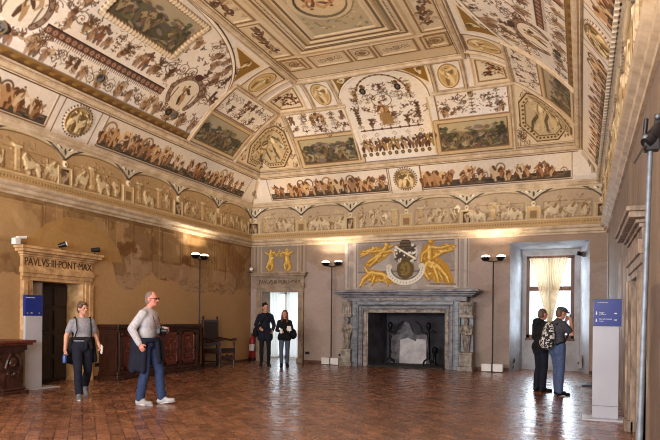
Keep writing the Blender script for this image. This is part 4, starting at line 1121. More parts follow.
for i, (a, b) in enumerate(FW):
    mb = MB(); mb.box(a, a+.1, YF-.25, YF-.15, .9, 4.2); mb.box(b-.1, b, YF-.25, YF-.15, .9, 4.2); mb.box(a, b, YF-.25, YF-.15, .9, 1.0); mb.box(a, b, YF-.25, YF-.15, 4.1, 4.2); mb.box((a+b)/2-.05, (a+b)/2+.05, YF-.25, YF-.15, 1, 4.1); mb.box(a, b, YF-.25, YF-.15, 3.0, 3.1)
    struct('window_%d' % (i+3), mb, M_WINWOOD)  # unseen window frames added where the fill daylight enters
# ------------------------------------------------------------------ things
def W(mb, name, m, root, **k):
    """geometry given in world metres, stored relative to its (unrotated) root"""
    l = root.location; mb.v = [(x-l[0], y-l[1], z-l[2]) for x, y, z in mb.v]
    return mb.build(name, m, root, **k)

# ---- fireplace
fp = empty('fireplace', (-4.56, 16.4, 0), label='large grey marble fireplace with carved figure supports under the gilded fresco', cat='fireplace')
M_BLUEGREY = mat('blue_grey_marble', '#80868f', '#434750', .4, scale=6, bump=.2, stretch=(1,1,3))
Yw = YB+.02
for s, x0, x1 in ((1,-6.44,-6.14),(-1,-3.03,-2.69)):
    xm_ = (x0+x1)/2
    mb = MB(); mb.box(x0-.03, x1+.03, 16.16, Yw, 0, .12); mb.box(x0, x1, 16.2, Yw, .12, .44); mb.box(x0-.02, x1+.02, 16.17, Yw, .44, .5); W(mb, 'pedestal', M_STONE_H, fp, bevel=.01)
    # herm: tapering shaft, torso, folded arms, bearded head
    mb = MB(); mb.lathe([(.07,.5),(.085,.6),(.1,.8),(.125,1.0),(.12,1.06)], (xm_,16.4,0), 12)
    mb.ball((xm_,16.38,1.12), (.14,.12,.14)); mb.ball((xm_-.11,16.36,1.16), (.06,.07,.07)); mb.ball((xm_+.11,16.36,1.16), (.06,.07,.07))
    mb.tube([(xm_-.14,16.36,1.15),(xm_-.13,16.29,1.02),(xm_+.02,16.24,1.03)], .038, 8); mb.tube([(xm_+.14,16.36,1.15),(xm_+.13,16.29,.99),(xm_-.02,16.24,.98)], .038, 8)
    mb.cone((xm_,16.38,1.2), (xm_,16.37,1.28), .05, .045); mb.ball((xm_,16.35,1.34), (.065,.078,.09)); mb.ball((xm_,16.3,1.28), (.045,.04,.06)); mb.ball((xm_,16.268,1.335), (.012,.02,.02))
    for k in range(5): mb.tube([(xm_-.1+.05*k,16.3,.95),(xm_-.08+.04*k,16.3,.72),(xm_-.06+.03*k,16.33,.52)], .014, 6)
    W(mb, 'carved_figure', M_STONE_H, fp, smooth=True)
    mb = MB(); mb.box(x0, x1, 16.42, Yw, .5, 1.43); W(mb, 'back_pilaster', M_BLUEGREY, fp, bevel=.008)
    mb = MB(); mb.box(x0-.02, x1+.02, 16.22, Yw, 1.43, 1.5); mb.box(x0, x1, 16.26, Yw, 1.5, 1.86)
    for k in range(3): mb.box(x0+.05+.075*k, x0+.1+.075*k, 16.235, 16.27, 1.54, 1.82)
    mb.lathe([(.05,x0+.02),(.06,x0+.04),(.06,x1-.04),(.05,x1-.02)], (0,16.28,1.79), 12, 'X'); W(mb, 'console', M_STONE_H, fp, bevel=.006)
# stepped jambs and lintel
for nm, a, b, y, zt in (('outer_architrave', (-6.14,-5.97), (-3.2,-3.03), 16.32, 1.9), ('middle_architrave', (-5.97,-5.84), (-3.33,-3.2), 16.38, 1.78), ('inner_architrave', (-5.84,-5.7), (-3.46,-3.33), 16.45, 1.69)):
    m = M_BLUEGREY if nm[0] == 'o' else M_STONE_H if nm[0] == 'i' else M_STONE_G
    t = {'o': (1.76,1.9), 'm': (1.66,1.76), 'i': (1.55,1.66)}[nm[0]]
    mb = MB(); mb.box(*a, y, Yw, 0, t[1]); mb.box(*b, y, Yw, 0, t[1]); mb.box(a[1], b[0], y, Yw, *t)
    for q in (a, b): mb.box(q[0]+.03, q[1]-.03, y-.025, y, .1, t[1]-.03)
    mb.box(a[1], b[0], y-.025, y, t[0]+.02, t[1]-.03)
    W(mb, nm, m, fp, bevel=.01)
mb = MB(); mb.box(-6.3, -2.85, 16.3, Yw, 1.88, 2.0); W(mb, 'frieze', M_STONE_G, fp, bevel=.005)
mb = MB(); mb.box(-5.4, -3.62, 16.293, 16.31, 1.905, 1.975)
for k in range(16): mb.box(-5.35+k*.105, -5.29+k*.105, 16.285, 16.31, 1.915, 1.965)
W(mb, 'carved_lettering_band', M_STONE_H, fp, bevel=.004)
mb = MB(); 
for k, (z0, z1, e) in enumerate(((1.99,2.03,.04),(2.03,2.07,.1),(2.07,2.12,.17),(2.12,2.19,.24))): mb.box(-6.42-e*.9, -2.72+e*.9, 16.26-e, Yw, z0, z1)
W(mb, 'mantel_shelf', M_STONE_G, fp, bevel=.012)
mb = MB()
mb.quad((-5.7,16.5,0),(-5.45,17.5,0),(-5.45,17.5,1.75),(-5.7,16.5,1.66)); mb.quad((-3.46,16.5,0),(-3.7,17.5,0),(-3.7,17.5,1.75),(-3.46,16.5,1.66)); mb.quad((-5.7,16.5,1.66),(-3.46,16.5,1.66),(-3.7,17.5,1.75),(-5.45,17.5,1.75)); mb.box(-5.5,-3.65,17.5,17.55,0,1.8)
struct('wall_firebox', mb, M_SOOT)
mb = MB(); mb.box(-5.68, -3.48, 16.36, 17.5, .0, .05); struct('floor_hearth', mb, M_ASH)
fbk = empty('fireback', (-4.7, 17.42, .055), label='pale arched fireback plate standing at the back of the fireplace', cat='fireback')
mb = MB(); mb.prism([(-5.3,.055),(-4.1,.055),(-4.12,.86),(-4.3,.98),(-4.45,.9),(-4.62,1.0),(-4.72,1.26),(-4.86,1.3),(-4.98,1.1),(-5.18,.98),(-5.28,.9)], 17.40, 17.46, 'Y'); W(mb, 'plate', mat('stained_fireback', '#85828a', '#3c3a41', .8, scale=5, bump=.3), fbk, bevel=.01)
mb = MB(); mb.prism([(-5.02,.06),(-4.2,.06),(-4.22,.78),(-4.5,.8),(-4.52,.72),(-4.75,.82),(-5.0,.76)], 17.385, 17.402, 'Y'); W(mb, 'pale_panel', M_PALEPATCH, fbk, bevel=.006)
for x, lab in ((-5.17, 'tall black iron firedog with cross arm, left of the pale fireback'), (-4.03, 'tall black iron firedog with cross arm, right of the pale fireback')):
    o = empty('firedog', (x, 16.95, .05), label=lab, cat='andiron', group='firedogs in the hearth')
    s = 1 if x < -4.5 else -1
    mb = MB(); mb.tube([(-.16,-.05,0),(-.1,-.05,.14),(0,0,.2),(.1,-.05,.14),(.16,-.05,0)], .03, 8); mb.build('foot', M_IRON, o, smooth=True)
    mb = MB(); mb.lathe([(.04,.18),(.03,.3),(.05,.36),(.03,.42),(.03,.75),(.055,.8),(.03,.86),(.03,1.02),(.06,1.06),(.075,1.15),(.05,1.22),(.0,1.25)], (0,0,0), 12); mb.build('upright', M_IRON, o, smooth=True)
    mb = MB(); mb.tube([(-s*.22,0,.95),(-s*.1,0,1.0),(0,0,.94),(s*.18,0,.92)], .028, 8); mb.tube([(s*.18,0,.92),(s*.24,0,1.15),(s*.4,0,1.27)], .025, 8); mb.build('cross_arm', M_IRON, o, smooth=True)
    mb = MB(); mb.tube([(0,.02,.12),(0,.4,.1)], .025, 8); mb.build('log_bar', M_IRON, o, smooth=True)
o = empty('iron_stump', (-3.85, 16.95, .05), label='short black iron post standing beside the right hand firedog', cat='fire iron')
mb = MB(); mb.lathe([(.09,0),(.07,.06),(.045,.1),(.045,.34),(.085,.38),(.085,.5),(.03,.54)], (0,0,0), 12); mb.build('post', M_IRON, o, smooth=True)

# ---- carved sideboard on the left wall
sb = empty('sideboard', (-9.46, 11.7, 0), label='long low dark carved wooden sideboard against the left wall behind the man in jeans', cat='sideboard')
x0, x1, y0, y1 = -9.74, -9.22, 10.2, 13.15
mb = MB(); mb.box(x0, x1+.06, y0-.06, y1+.06, 0, .1); mb.box(x0, x1+.03, y0-.03, y1+.03, .1, .17); W(mb, 'plinth', M_WALNUT, sb, bevel=.012)
mb = MB(); mb.box(x0, x1-.02, y0, y1, .15, 1.1); W(mb, 'body', M_WALNUT, sb)
mb = MB(); mb.box(x0, x1+.02, y0-.02, y1+.02, 1.04, 1.09); mb.box(x0, x1+.05, y0-.05, y1+.05, 1.09, 1.13); mb.box(x0, x1+.08, y0-.08, y1+.08, 1.13, 1.2); W(mb, 'top', M_WALNUT, sb, bevel=.01)
n = 4; st = (y1-y0-.2)/n
for i in range(n+1):
    y = y0+.1+st*i; mb = MB(); mb.box(x1-.02, x1+.02, y-.07, y+.07, .17, 1.04); mb.box(x1+.02, x1+.035, y-.04, y+.04, .3, .92); mb.ball((x1+.035,y,.97), (.02,.045,.035)); mb.ball((x1+.035,y,.24), (.02,.045,.035)); W(mb, 'pilaster', M_WALNUT, sb, bevel=.006)
for i in range(n):
    ya, yb = y0+.17+st*i, y0+.03+st*(i+1); ym = (ya+yb)/2
    mb = MB(); mb.box(x1-.02, x1+.005, ya, yb, .22, 1.0)
    for a, b, c, d in ((ya,ya+.07,.22,1.0),(yb-.07,yb,.22,1.0),(ya,yb,.22,.29),(ya,yb,.93,1.0)): mb.box(x1, x1+.02, a, b, c, d)
    W(mb, 'door', M_WALNUT_R, sb, bevel=.005); dr = mb
    ob = sb.children[-1]
    mb = MB(); mb.lathe([(.0,0),(.1,.008),(.13,.02),(.09,.025),(.05,.03),(.0,.045)], (x1+.005,ym,.61), 14, 'X')
    for q in range(8):
        t = q*PI/4; mb.ball((x1+.015, ym+.17*math.cos(t), .61+.22*math.sin(t)), (.018,.05,.035), 10, 6)
    for s in (-1,1):
        tt = np.linspace(0, 3.5*PI, 18); mb.tube([(x1+.012, ym+s*(.03+.07*(1-q/12)*math.cos(q)), .84+.05*(1-q/12)*math.sin(q)) for q in tt], .012, 6)
        mb.tube([(x1+.012, ym+s*(.03+.07*(1-q/12)*math.cos(q)), .38+.05*(1-q/12)*math.sin(q)) for q in tt], .012, 6)
    cobj = W(mb, 'carving', M_WALNUT_R, sb, smooth=True)
    mb = MB(); mb.lathe([(.008,0),(.01,.015),(.022,.025),(.018,.04),(.0,.045)], (x1+.018,yb-.035,.6), 10, 'X'); W(mb, 'knob', M_LAMPMETAL, sb, smooth=True)
# four small feet
for y in (y0+.02, y1-.02):
    mb = MB(); mb.box(x1-.05, x1+.08, y-.09, y+.09, 0, .06); W(mb, 'foot', M_WALNUT, sb, bevel=.02)

# ---- armchair beside it
ch = empty('armchair', (-9.36, 14.35, 0), label='dark wooden high-back armchair with leather back beside the sideboard', cat='chair')
xb, xf, ya, yb = -9.65, -9.1, 14.0, 14.70
for y in (ya, yb):
    mb = MB(); mb.prism([(xb-.03,0),(xb+.04,0),(xb+.03,.5),(xb+.01,1.3),(xb-.045,1.3),(xb-.03,.5)], y-.03, y+.03, 'Y')
    W(mb, 'leg', M_WALNUT, ch, bevel=.006)
    mb = MB(); mb.lathe([(.03,1.3),(.02,1.32),(.035,1.35),(.028,1.39),(.0,1.42)], (xb-.015,y,0), 10); W(mb, 'finial', M_WALNUT, ch, smooth=True)
    mb = MB(); mb.lathe([(.035,0),(.035,.1),(.025,.13),(.04,.2),(.025,.3),(.035,.36),(.035,.5),(.022,.56),(.034,.64),(.03,.73)], (xf,y,0), 12); W(mb, 'leg', M_WALNUT, ch, smooth=True)
    mb = MB(); mb.tube([(xb,y,.80),(xb+.2,y,.765),(xf-.1,y,.74),(xf+.05,y,.765),(xf+.09,y,.74)], [.03,.032,.034,.038,.03], 8); W(mb, 'armrest', M_WALNUT, ch, smooth=True)
    mb = MB(); mb.box(xb, xf, y-.018, y+.018, .14, .18); W(mb, 'stretcher', M_WALNUT, ch, bevel=.005)
mb = MB(); mb.box(xb, xf+.02, ya-.02, yb+.02, .38, .46); W(mb, 'seat_rail', M_WALNUT, ch, bevel=.006)
mb = MB(); mb.box(xb+.03, xf+.03, ya+.02, yb-.02, .45, .51); W(mb, 'seat', M_LEATHER, ch, bevel=.02)
mb = MB(); mb.box(xb-.02, xb+.02, ya+.02, yb-.02, .66, 1.25); W(mb, 'backrest', M_LEATHER, ch, bevel=.012)
mb = MB(); mb.prism([(ya+.03,.2),(yb-.03,.2),(yb-.03,.3),(yb-.15,.33),(yb-.22,.27),((ya+yb)/2,.36),(ya+.22,.27),(ya+.15,.33),(ya+.03,.3)], xf-.02, xf+.02, 'X'); W(mb, 'front_stretcher', M_WALNUT, ch, bevel=.005)
for z in (.62, 1.28):
    mb = MB(); mb.box(xb-.025, xb+.02, ya, yb, z-.03, z+.03); W(mb, 'back_rail', M_WALNUT, ch, bevel=.006)

# ---- carved table at the left edge
tb = empty('console_table', (-9.4, 6.9, 0), label='dark carved wooden table on scrolled trestles at the left edge', cat='table')
mb = MB(); mb.box(-9.75, -9.02, 5.5, 7.93, .89, .94); mb.box(-9.75, -9.06, 5.55, 7.89, .85, .89); W(mb, 'tabletop', M_WALNUT_R, tb, bevel=.012)
mb = MB(); mb.box(-9.7, -9.12, 5.65, 7.82, .76, .85); W(mb, 'apron', M_WALNUT, tb, bevel=.006)
for yc in (5.85, 7.55):
    mb = MB(); mb.prism([(-.2,.1),(.2,.1),(.23,.2),(.16,.26),(.13,.36),(.19,.44),(.2,.56),(.13,.64),(.15,.7),(.24,.74),(.24,.78),(-.24,.78),(-.24,.74),(-.15,.7),(-.13,.64),(-.2,.56),(-.19,.44),(-.13,.36),(-.16,.26),(-.23,.2)], -9.6, -9.16, 'X')
    mb.v = [(x, y+yc, z) for x, y, z in mb.v]
    mb.ball((-9.15,yc,.55), (.05,.09,.1)); mb.ball((-9.13,yc,.51), (.04,.04,.03))
    for s in (-1,1):
        tt = np.linspace(0, 3*PI, 16); mb.tube([(-9.15, yc+s*(.06+.06*(1-q/11)*math.cos(q)), .34+.06*(1-q/11)*math.sin(q)) for q in tt], .018, 6)
        mb.tube([(-9.15,yc+s*.05,.7),(-9.13,yc+s*.12,.6),(-9.15,yc+s*.15,.46)], .025, 6)
    W(mb, 'trestle', M_WALNUT, tb, bevel=.008)
    mb = MB(); mb.box(-9.72, -9.06, yc-.27, yc+.27, 0, .06); mb.box(-9.68, -9.1, yc-.23, yc+.23, .06, .11); W(mb, 'foot', M_WALNUT, tb, bevel=.015)
mb = MB(); mb.box(-9.44, -9.36, 5.8, 7.6, .28, .36); W(mb, 'stretcher', M_WALNUT, tb, bevel=.008)

# ---- information stands
def arrow(name, c, s, axis, d, m, root):
    mb = MB(); P = [(-1,-.18),(.1,-.18),(.1,-.6),(1,0),(.1,.6),(.1,.18),(-1,.18)]
    if axis == 'Y': mb.prism([(c[0]+d*s*p, c[2]+s*q) for p, q in P], c[1]-.002, c[1], 'Y')
    else: mb.prism([(c[1]+d*s*p, c[2]+s*q) for p, q in P], c[0], c[0]+.002, 'X')
    W(mb, name, m, root)
t1 = empty('information_stand', (-9.48, 8.25, 0), label='slim white information stand with blue head beside the dark wooden door', cat='sign')
mb = MB(); mb.box(-9.62, -9.3, 8.02, 8.72, 0, .02); W(mb, 'base_plate', M_TOTEM, t1, bevel=.004)
mb = MB(); mb.box(-9.51, -9.46, 8.06, 8.44, .02, 1.37); W(mb, 'panel', M_TOTEM, t1, bevel=.004)
mb = MB(); mb.box(-9.515, -9.455, 8.05, 8.45, 1.37, 1.76); W(mb, 'sign_head', M_BLUE, t1, bevel=.004)
for body, sz, y, z in (('Castel Sant\u2019Angelo', .026, 8.16, 1.71), ('Sala', .03, 8.19, 1.425), ('13', .035, 8.36, 1.42)):
    q = text('lettering', body, sz, (-9.452+9.48, y-8.25, z), (PI/2,0,PI/2), M_TEXTW, t1, .001)
arrow('arrow', (-9.455, 8.1, 1.42), .02, 'X', -1, M_TEXTW, t1)
t2 = empty('information_stand', (.32, 9.2, 0), label='tall white information stand with blue head and arrows near the right wall', cat='sign')
mb = MB(); mb.box(.02, .56, 9.02, 9.42, 0, .025); W(mb, 'base_plate', M_TOTEM, t2, bevel=.004)
mb = MB(); mb.box(.145, .475, 9.17, 9.23, .025, 1.3); W(mb, 'panel', M_TOTEM, t2, bevel=.004)
mb = MB(); mb.box(.14, .48, 9.163, 9.237, .19, .197); W(mb, 'joint', M_STEEL, t2)
mb = MB(); mb.box(.15, .505, 9.165, 9.235, 1.3, 1.68); W(mb, 'sign_head', M_BLUE, t2, bevel=.004)
for body, sz, x, z, al in (('Castel Sant\u2019Angelo', .018, .27, 1.63, 'CENTER'), ('Loggia', .026, .225, 1.49, 'LEFT'), ('di Paolo III', .02, .225, 1.463, 'LEFT'), ('Sala della Giustizia', .022, .225, 1.4, 'LEFT'), ('Uscita', .022, .225, 1.372, 'LEFT')):
    text('lettering', body, sz, (x-.32, 9.164-9.2, z), (PI/2,0,0), M_TEXTW, t2, .001, align=al)
arrow('arrow', (.43, 9.164, 1.478), .02, 'Y', 1, M_TEXTW, t2); arrow('arrow', (.43, 9.164, 1.388), .02, 'Y', 1, M_TEXTW, t2)
for z in (1.48, 1.38):
    mb = MB(); mb.ball((.19,9.164,z+.016), (.009,.002,.009), 10, 6); mb.box(.181,.199,9.162,9.164,z-.018,z+.006); W(mb, 'pictogram', M_TEXTW, t2)

# ---- floor lamps
LAMPS = []
def torchiere(x, y, hdir, toward, label, boxes):
    """dark pole with two upward bowls; hdir: direction along the wall, toward: direction to the wall"""
    o = empty('floor_lamp', (x, y, 0), label=label, cat='lamp', group='two-headed uplight floor lamps')
    h = 2.98
    mb = MB(); mb.lathe([(.17,0),(.17,.015),(.05,.03),(.03,.05)], (0,0,0), 20); mb.build('base', M_LAMPMETAL, o, smooth=True)
    mb = MB(); mb.cone((0,0,.03), (0,0,h-.04), .02, .017, 10); mb.build('pole', M_LAMPMETAL, o, smooth=True)
    mb = MB(); mb.tube([(-hdir[0]*.2,-hdir[1]*.2,h-.03),(0,0,h-.06),(hdir[0]*.2,hdir[1]*.2,h-.03)], .016, 8); mb.build('cross_bar', M_LAMPMETAL, o, smooth=True)
    for s in (-1, 1):
        c = (s*hdir[0]*.2, s*hdir[1]*.2, h)
        mb = MB(); mb.lathe([(.03,-.05),(.09,-.02),(.125,.04),(.13,.06),(.12,.06),(.085,.0),(.0,-.01)], c, 18); hd = mb.build('lamp_head', M_LAMPMETAL, o, smooth=True)
        mb = MB(); mb.ball((c[0],c[1],c[2]+.065), (.12,.12,.06), 14, 8); mb.build('bulb', M_BULB, hd, smooth=True)
        LAMPS.append(((x+c[0], y+c[1], h+.1), toward))
    if boxes:
        for s in (-1, 1):
            mb = MB(); mb.cbox((s*hdir[0]*.145, s*hdir[1]*.145, .115), (.25 if hdir[0] else .2, .2 if hdir[0] else .25, .2)); mb.build('ballast_box', M_WHITE, o, bevel=.006)
torchiere(-9.52, 13.62, (0,1), (-1,0), 'two-headed floor lamp on dark pole against the left wall behind the sideboard end', False)
torchiere(-6.86, 16.5, (1,0), (0,1), 'two-headed floor lamp with white boxes between small doorway and fireplace', True)
torchiere(-2.17, 16.35, (1,0), (0,1), 'two-headed floor lamp with white boxes between fireplace and window niche', True)

# ---- spotlight on a stand at the right edge
st_ = empty('light_stand', (.29, 3.5, 0), label='grey pole light stand with black spotlight at the right edge', cat='lamp')
mb = MB(); mb.cone((-.02,0,.2), (.03,.0,2.3), .016, .013, 12); mb.build('pole', M_STEEL, st_, smooth=True)
for k in range(3):
    t = .5+k*2*PI/3; mb = MB(); mb.tube([(-.02,0,.55),(.22*math.cos(t),.34*math.sin(t),.012)], .011, 8); mb.build('leg', M_STEEL, st_, smooth=True)
mb = MB(); mb.cone((-.02,0,.5),(-.017,0,.6),.024,.024); mb.build('collar', M_PLASTIC_B, st_, smooth=True)
mb = MB(); mb.tube([(.03,0,2.26),(.0,0,2.3),(.01,0,2.42)], .012, 8); mb.box(.0,.07,-.03,.03,2.25,2.31); mb.build('yoke', M_PLASTIC_B, st_, bevel=.004)
mb = MB(); mb.cone((.03,-.01,2.31),(.12,.06,2.42),.036,.045,14); mb.cone((.005,-.025,2.285),(.03,-.01,2.31),.03,.036,14); mb.box(.05,.1,.0,.05,2.38,2.44); mb.build('lamp_head', M_PLASTIC_B, st_, smooth=True)
MB().cbox((-.02,0,2.24), (.004,.09,.1), rx=.3, ry=.5).build('barn_door', M_PLASTIC_B, st_); MB().cbox((.1,.03,2.46), (.08,.08,.004), ry=-.7).build('barn_door', M_PLASTIC_B, st_)
MB().ball((.005,-.03,2.315), .016).build('knob', M_STEEL, st_, smooth=True); MB().ball((.06,-.02,2.42), .012).build('knob', M_STEEL, st_, smooth=True)

# ---- small fittings
def small_spot(x, y, z, label, aim, white=True):
    o = empty('spotlight', (x, y, z), label=label, cat='spotlight')
    mb = MB(); mb.box(-.05,.05,-.05,.05,0,.02); mb.tube([(0,0,.02),(0,0,.09)], .01, 6); mb.build('bracket', M_PLASTIC_B, o)
    mb = MB(); a = Vector(aim).normalized(); mb.cone(Vector((0,0,.11))-a*.07, Vector((0,0,.11))+a*.08, .04, .055, 12); mb.build('housing', M_PLASTIC_B, o, smooth=True)
    mb = MB(); mb.cone(Vector((0,0,.11))+a*.08, Vector((0,0,.11))+a*.1, .055, .05, 12); mb.build('front_glass', M_WHITE if white else M_PLASTIC_B, o, smooth=True)
zc1 = 2.68
o = empty('security_camera', (-9.62, 7.99, zc1), label='white security camera on the left end of the stone door cornice', cat='camera')
mb = MB(); mb.box(-.05,.05,-.07,.05,0,.12); mb.build('mounting_box', M_WHITE, o, bevel=.008)
mb = MB(); mb.tube([(0,0,.08),(0,.05,.13)], .012, 6); mb.build('arm', M_WHITE, o, smooth=True)
mb = MB(); mb.cone((0,-.0,.13),(.02,.19,.155),.03,.03,12); mb.build('housing', M_WHITE, o, smooth=True)
mb = MB(); mb.cone((.02,.19,.155),(.022,.203,.157),.026,.026,12); mb.build('lens', M_PLASTIC_B, o, smooth=True)
small_spot(-9.6, 9.02, zc1, 'small black spotlight with white face at the middle of the stone door cornice', (.6,.6,.3))
small_spot(-9.6, 9.9, zc1, 'small black spotlight on the right end of the stone door cornice', (.5,.8,.1), False)
small_spot(-9.62, 16.5, 2.78, 'small spotlight with white face above the far doorway, by the room corner', (.6,-.8,.1))
def socket(loc, axis, label):
    o = empty('wall_socket', loc, label=label, cat='socket', group='black wall sockets')
    mb = MB(); d = (.02,.13,.08) if axis == 'X' else (.13,.02,.08); mb.cbox((0,0,0), d); mb.build('plate', M_PLASTIC_B, o, bevel=.004)
    for s in (-1,1):
        mb = MB(); mb.cbox((.012 if axis == 'X' else s*.03, s*.03 if axis == 'X' else -.012, 0), (.006,.03,.03) if axis == 'X' else (.03,.006,.03)); mb.build('outlet', M_LAMPMETAL, o)
socket((XL+.01, 10.17, .31), 'X', 'black socket low on the tan wall between woman and sideboard')
socket((-7.76, YB-.01, .31), 'Y', 'black socket low on the wall just right of the far doorway')
socket((-6.66, YB-.01, .28), 'Y', 'black socket low on the wall behind the floor lamp left of the fireplace')
fe = empty('fire_extinguisher', (-9.6, 16.6, .02), label='red fire extinguisher in the far corner left of the doorway', cat='fire extinguisher')
mb = MB(); mb.lathe([(.09,.0),(.1,.02),(.1,.52),(.085,.6),(.04,.66),(.03,.7)], (0,0,.1), 18); mb.build('cylinder', M_RED, fe, smooth=True)
mb = MB(); mb.lathe([(.1015,.22),(.1015,.42)], (0,0,.1), 18); mb.build('paper_label', M_WHITE, fe, smooth=True)
mb = MB(); mb.box(-.015,.015,-.1,.06,.8,.83); mb.box(-.012,.012,-.08,.05,.86,.88); mb.cone((0,0,.78),(0,0,.85),.025,.025); mb.build('valve_handle', M_PLASTIC_B, fe)
mb = MB(); mb.tube([(.03,0,.8),(.12,-.04,.74),(.125,-.05,.5),(.115,-.05,.3)], [.014,.014,.014,.022], 8); mb.build('hose', M_PLASTIC_B, fe, smooth=True)
mb = MB(); mb.lathe([(.11,0),(.12,.1)], (0,0,.0), 16); mb.build('stand', M_PLASTIC_B, fe)
o = empty('wall_telephone', (-1.68, 16.98, .27), rz=math.radians(-76), label='black cable phone low on the pale left side of the window niche', cat='telephone')
mb = MB(); mb.cbox((0,.0,0), (.16,.03,.09), ry=-.5); mb.build('handset', M_PLASTIC_B, o, bevel=.01)
mb = MB(); mb.tube([(-.05,-.02,-.05),(-.1,-.03,-.14),(-.02,-.03,-.22),(.08,-.03,-.12),(.1,-.03,-.2)], .008, 6); mb.build('cable', M_PLASTIC_B, o, smooth=True)
o = empty('junction_box', (-.01, 17.35, .12), label='pale box with black plug low on the right side of the window niche', cat='box')
mb = MB(); mb.box(-.05,.03,-.12,.1,0,.22); mb.prism([(-.12,.22),(.1,.22),(.02,.34),(-.06,.36)], -.04, .02, 'X'); mb.build('body', M_ALCOVE, o, bevel=.01)
mb = MB(); mb.box(-.08,-.05,-.09,-.04,.1,.16); mb.build('plug', M_PLASTIC_B, o, bevel=.005)
o = empty('niche_spotlight', (.02, 17.1, 3.12), label='small dark spotlight high on the right side of the window niche', cat='spotlight')
mb = MB(); mb.box(-.02,.06,-.05,.05,-.07,.07); mb.build('bracket', M_LAMPMETAL, o, bevel=.006)
mb = MB(); mb.cone((-.02,0,0),(-.13,-.05,.03),.05,.06,12); mb.build('housing', M_LAMPMETAL, o, smooth=True)
o = empty('floor_plate', (.22, 13.75, 0), label='flat dark floor plate behind the white information stand near the right wall', cat='floor plate')
mb = MB(); mb.box(-.2,.2,-.15,.15,0,.04); mb.build('plate', M_PLASTIC_B, o, bevel=.006)
mb = MB(); mb.lathe([(.03,.04),(.025,.1),(.0,.105)], (0,0,0), 10); mb.build('stub', M_STEEL, o, smooth=True)

# ---- curtain in the window: two gathered halves drawn together low in the middle
cu = empty('window_curtain', (xm, 17.62, 3.1), label='sheer cream curtain gathered to the middle of the window', cat='curtain')
def drape(name, x0, x1, xb0, xb1, zt, zb, m, root, amp=.03, n=56, rows=26, y0=0.0):
    vs = []; fs = []
    for j in range(rows):
        t = j/(rows-1); e = t**.85
        for i in range(n):
            u = i/(n-1); x = (x0+(x1-x0)*u)*(1-e)+(xb0+(xb1-xb0)*u)*e
            vs.append((x, y0+amp*(1-.5*e)*math.sin(u*2*PI*7+.6*math.sin(3*u+2*t)), zt+(zb-zt)*t+.06*math.sin(PI*u)*t*(1-t)))
    for j in range(rows-1):
        for i in range(n-1): fs.append((j*n+i, j*n+i+1, (j+1)*n+i+1, (j+1)*n+i))
    mb = MB(); mb.add(vs, fs); return mb.build(name, m, root, smooth=True)
drape('drape', -.56, .0, -.07, .0, 0, -1.75, M_CURTAIN, cu)
drape('drape', .0, .47, .0, .06, 0, -1.75, M_CURTAIN, cu)
drape('tail', -.07, .06, -.16, .14, -1.75, -2.3, M_CURTAIN, cu)
mb = MB(); mb.tube([(-.09,-.02,-1.75),(0,-.045,-1.74),(.08,-.02,-1.75),(0,.04,-1.75)], .015, 6, True); mb.build('tie', M_CURTAIN, cu, smooth=True)
mb = MB(); mb.cone((-.62,0,.02),(.62,0,.02),.01,.01,8); mb.build('rod', M_WINWOOD, cu, smooth=True)
lc = empty('doorway_curtain', (-9.3, 18.35, 2.6), label='white voile curtains hanging in bright light beyond the far doorway', cat='curtain')
drape('drape', -1.05, -.25, -1.0, -.3, 0, -2.55, M_VOILE, lc, .04)
drape('drape', .0, .8, .05, .75, 0, -2.55, M_VOILE, lc, .04)
mb = MB(); mb.cone((-1.15,0,.02),(1.0,0,.02),.012,.012,8); mb.build('rod', M_WHITE, lc, smooth=True)
# ------------------------------------------------------------------ people
M_SKIN = mat('skin', '#d09a80', '#b98068', .55, scale=9)
M_SKIN2 = mat('ruddy_skin', '#d58f7c', '#bb7464', .55, scale=9)
def cloth(name, a, b, rough=.85, scale=9): return mat(name, a, b, rough, scale=scale, bump=.25, detail=7, spec=.25)
M_TEE_G = cloth('grey_marl_jersey', '#98969c', '#7b7980', scale=40)
M_NAVY = cloth('navy_cloth', '#1d2030', '#12141f')
M_BLACK = cloth('black_cloth', '#1a1a1e', '#101013')
M_DENIM = cloth('blue_denim', '#36466a', '#25314d', scale=25)
M_DENIM2 = cloth('grey_blue_denim', '#5d6a80', '#434e62', scale=25)
M_KNIT = cloth('pale_grey_knit', '#bfbdc0', '#a5a2a7', scale=30)
M_CHAR = cloth('charcoal_jersey', '#4b4b54', '#37373f', scale=30)
M_HAIRG = cloth('grey_brown_hair', '#6f5a4a', '#4c3c30', .6, 30)
M_HAIRW = cloth('short_grey_hair', '#85736a', '#635349', .6, 30)
M_HAIRB = cloth('black_hair', '#1c1614', '#100c0b', .5, 30)
M_HAIRR = cloth('auburn_hair', '#6e3f27', '#482716', .5, 30)
M_SHOE_G = cloth('grey_trainer', '#7d7c80', '#55555a', .6)
M_SHOE_P = cloth('pale_trainer', '#b9b6b6', '#8e8b8d', .6)
M_SHOE_B = cloth('black_shoe', '#1b1a1c', '#101011', .5)
M_SOLE = mat('pale_sole', '#d6d4d0', '#c2c0bc', .6)
M_EYE = mat('dark_eye', '#241a16', '#17100d', .3)
M_LIP = mat('lips', '#a4574e', '#94483f', .5)
M_PAPER = mat('white_paper', '#eeeeec', '#e2e2e0', .6)
M_BOTTLE = mat('blue_plastic', '#3f5f9e', '#2f4a80', .25)
M_LENS = mat('tinted_lens', '#5a2a26', '#3c1b19', .15)

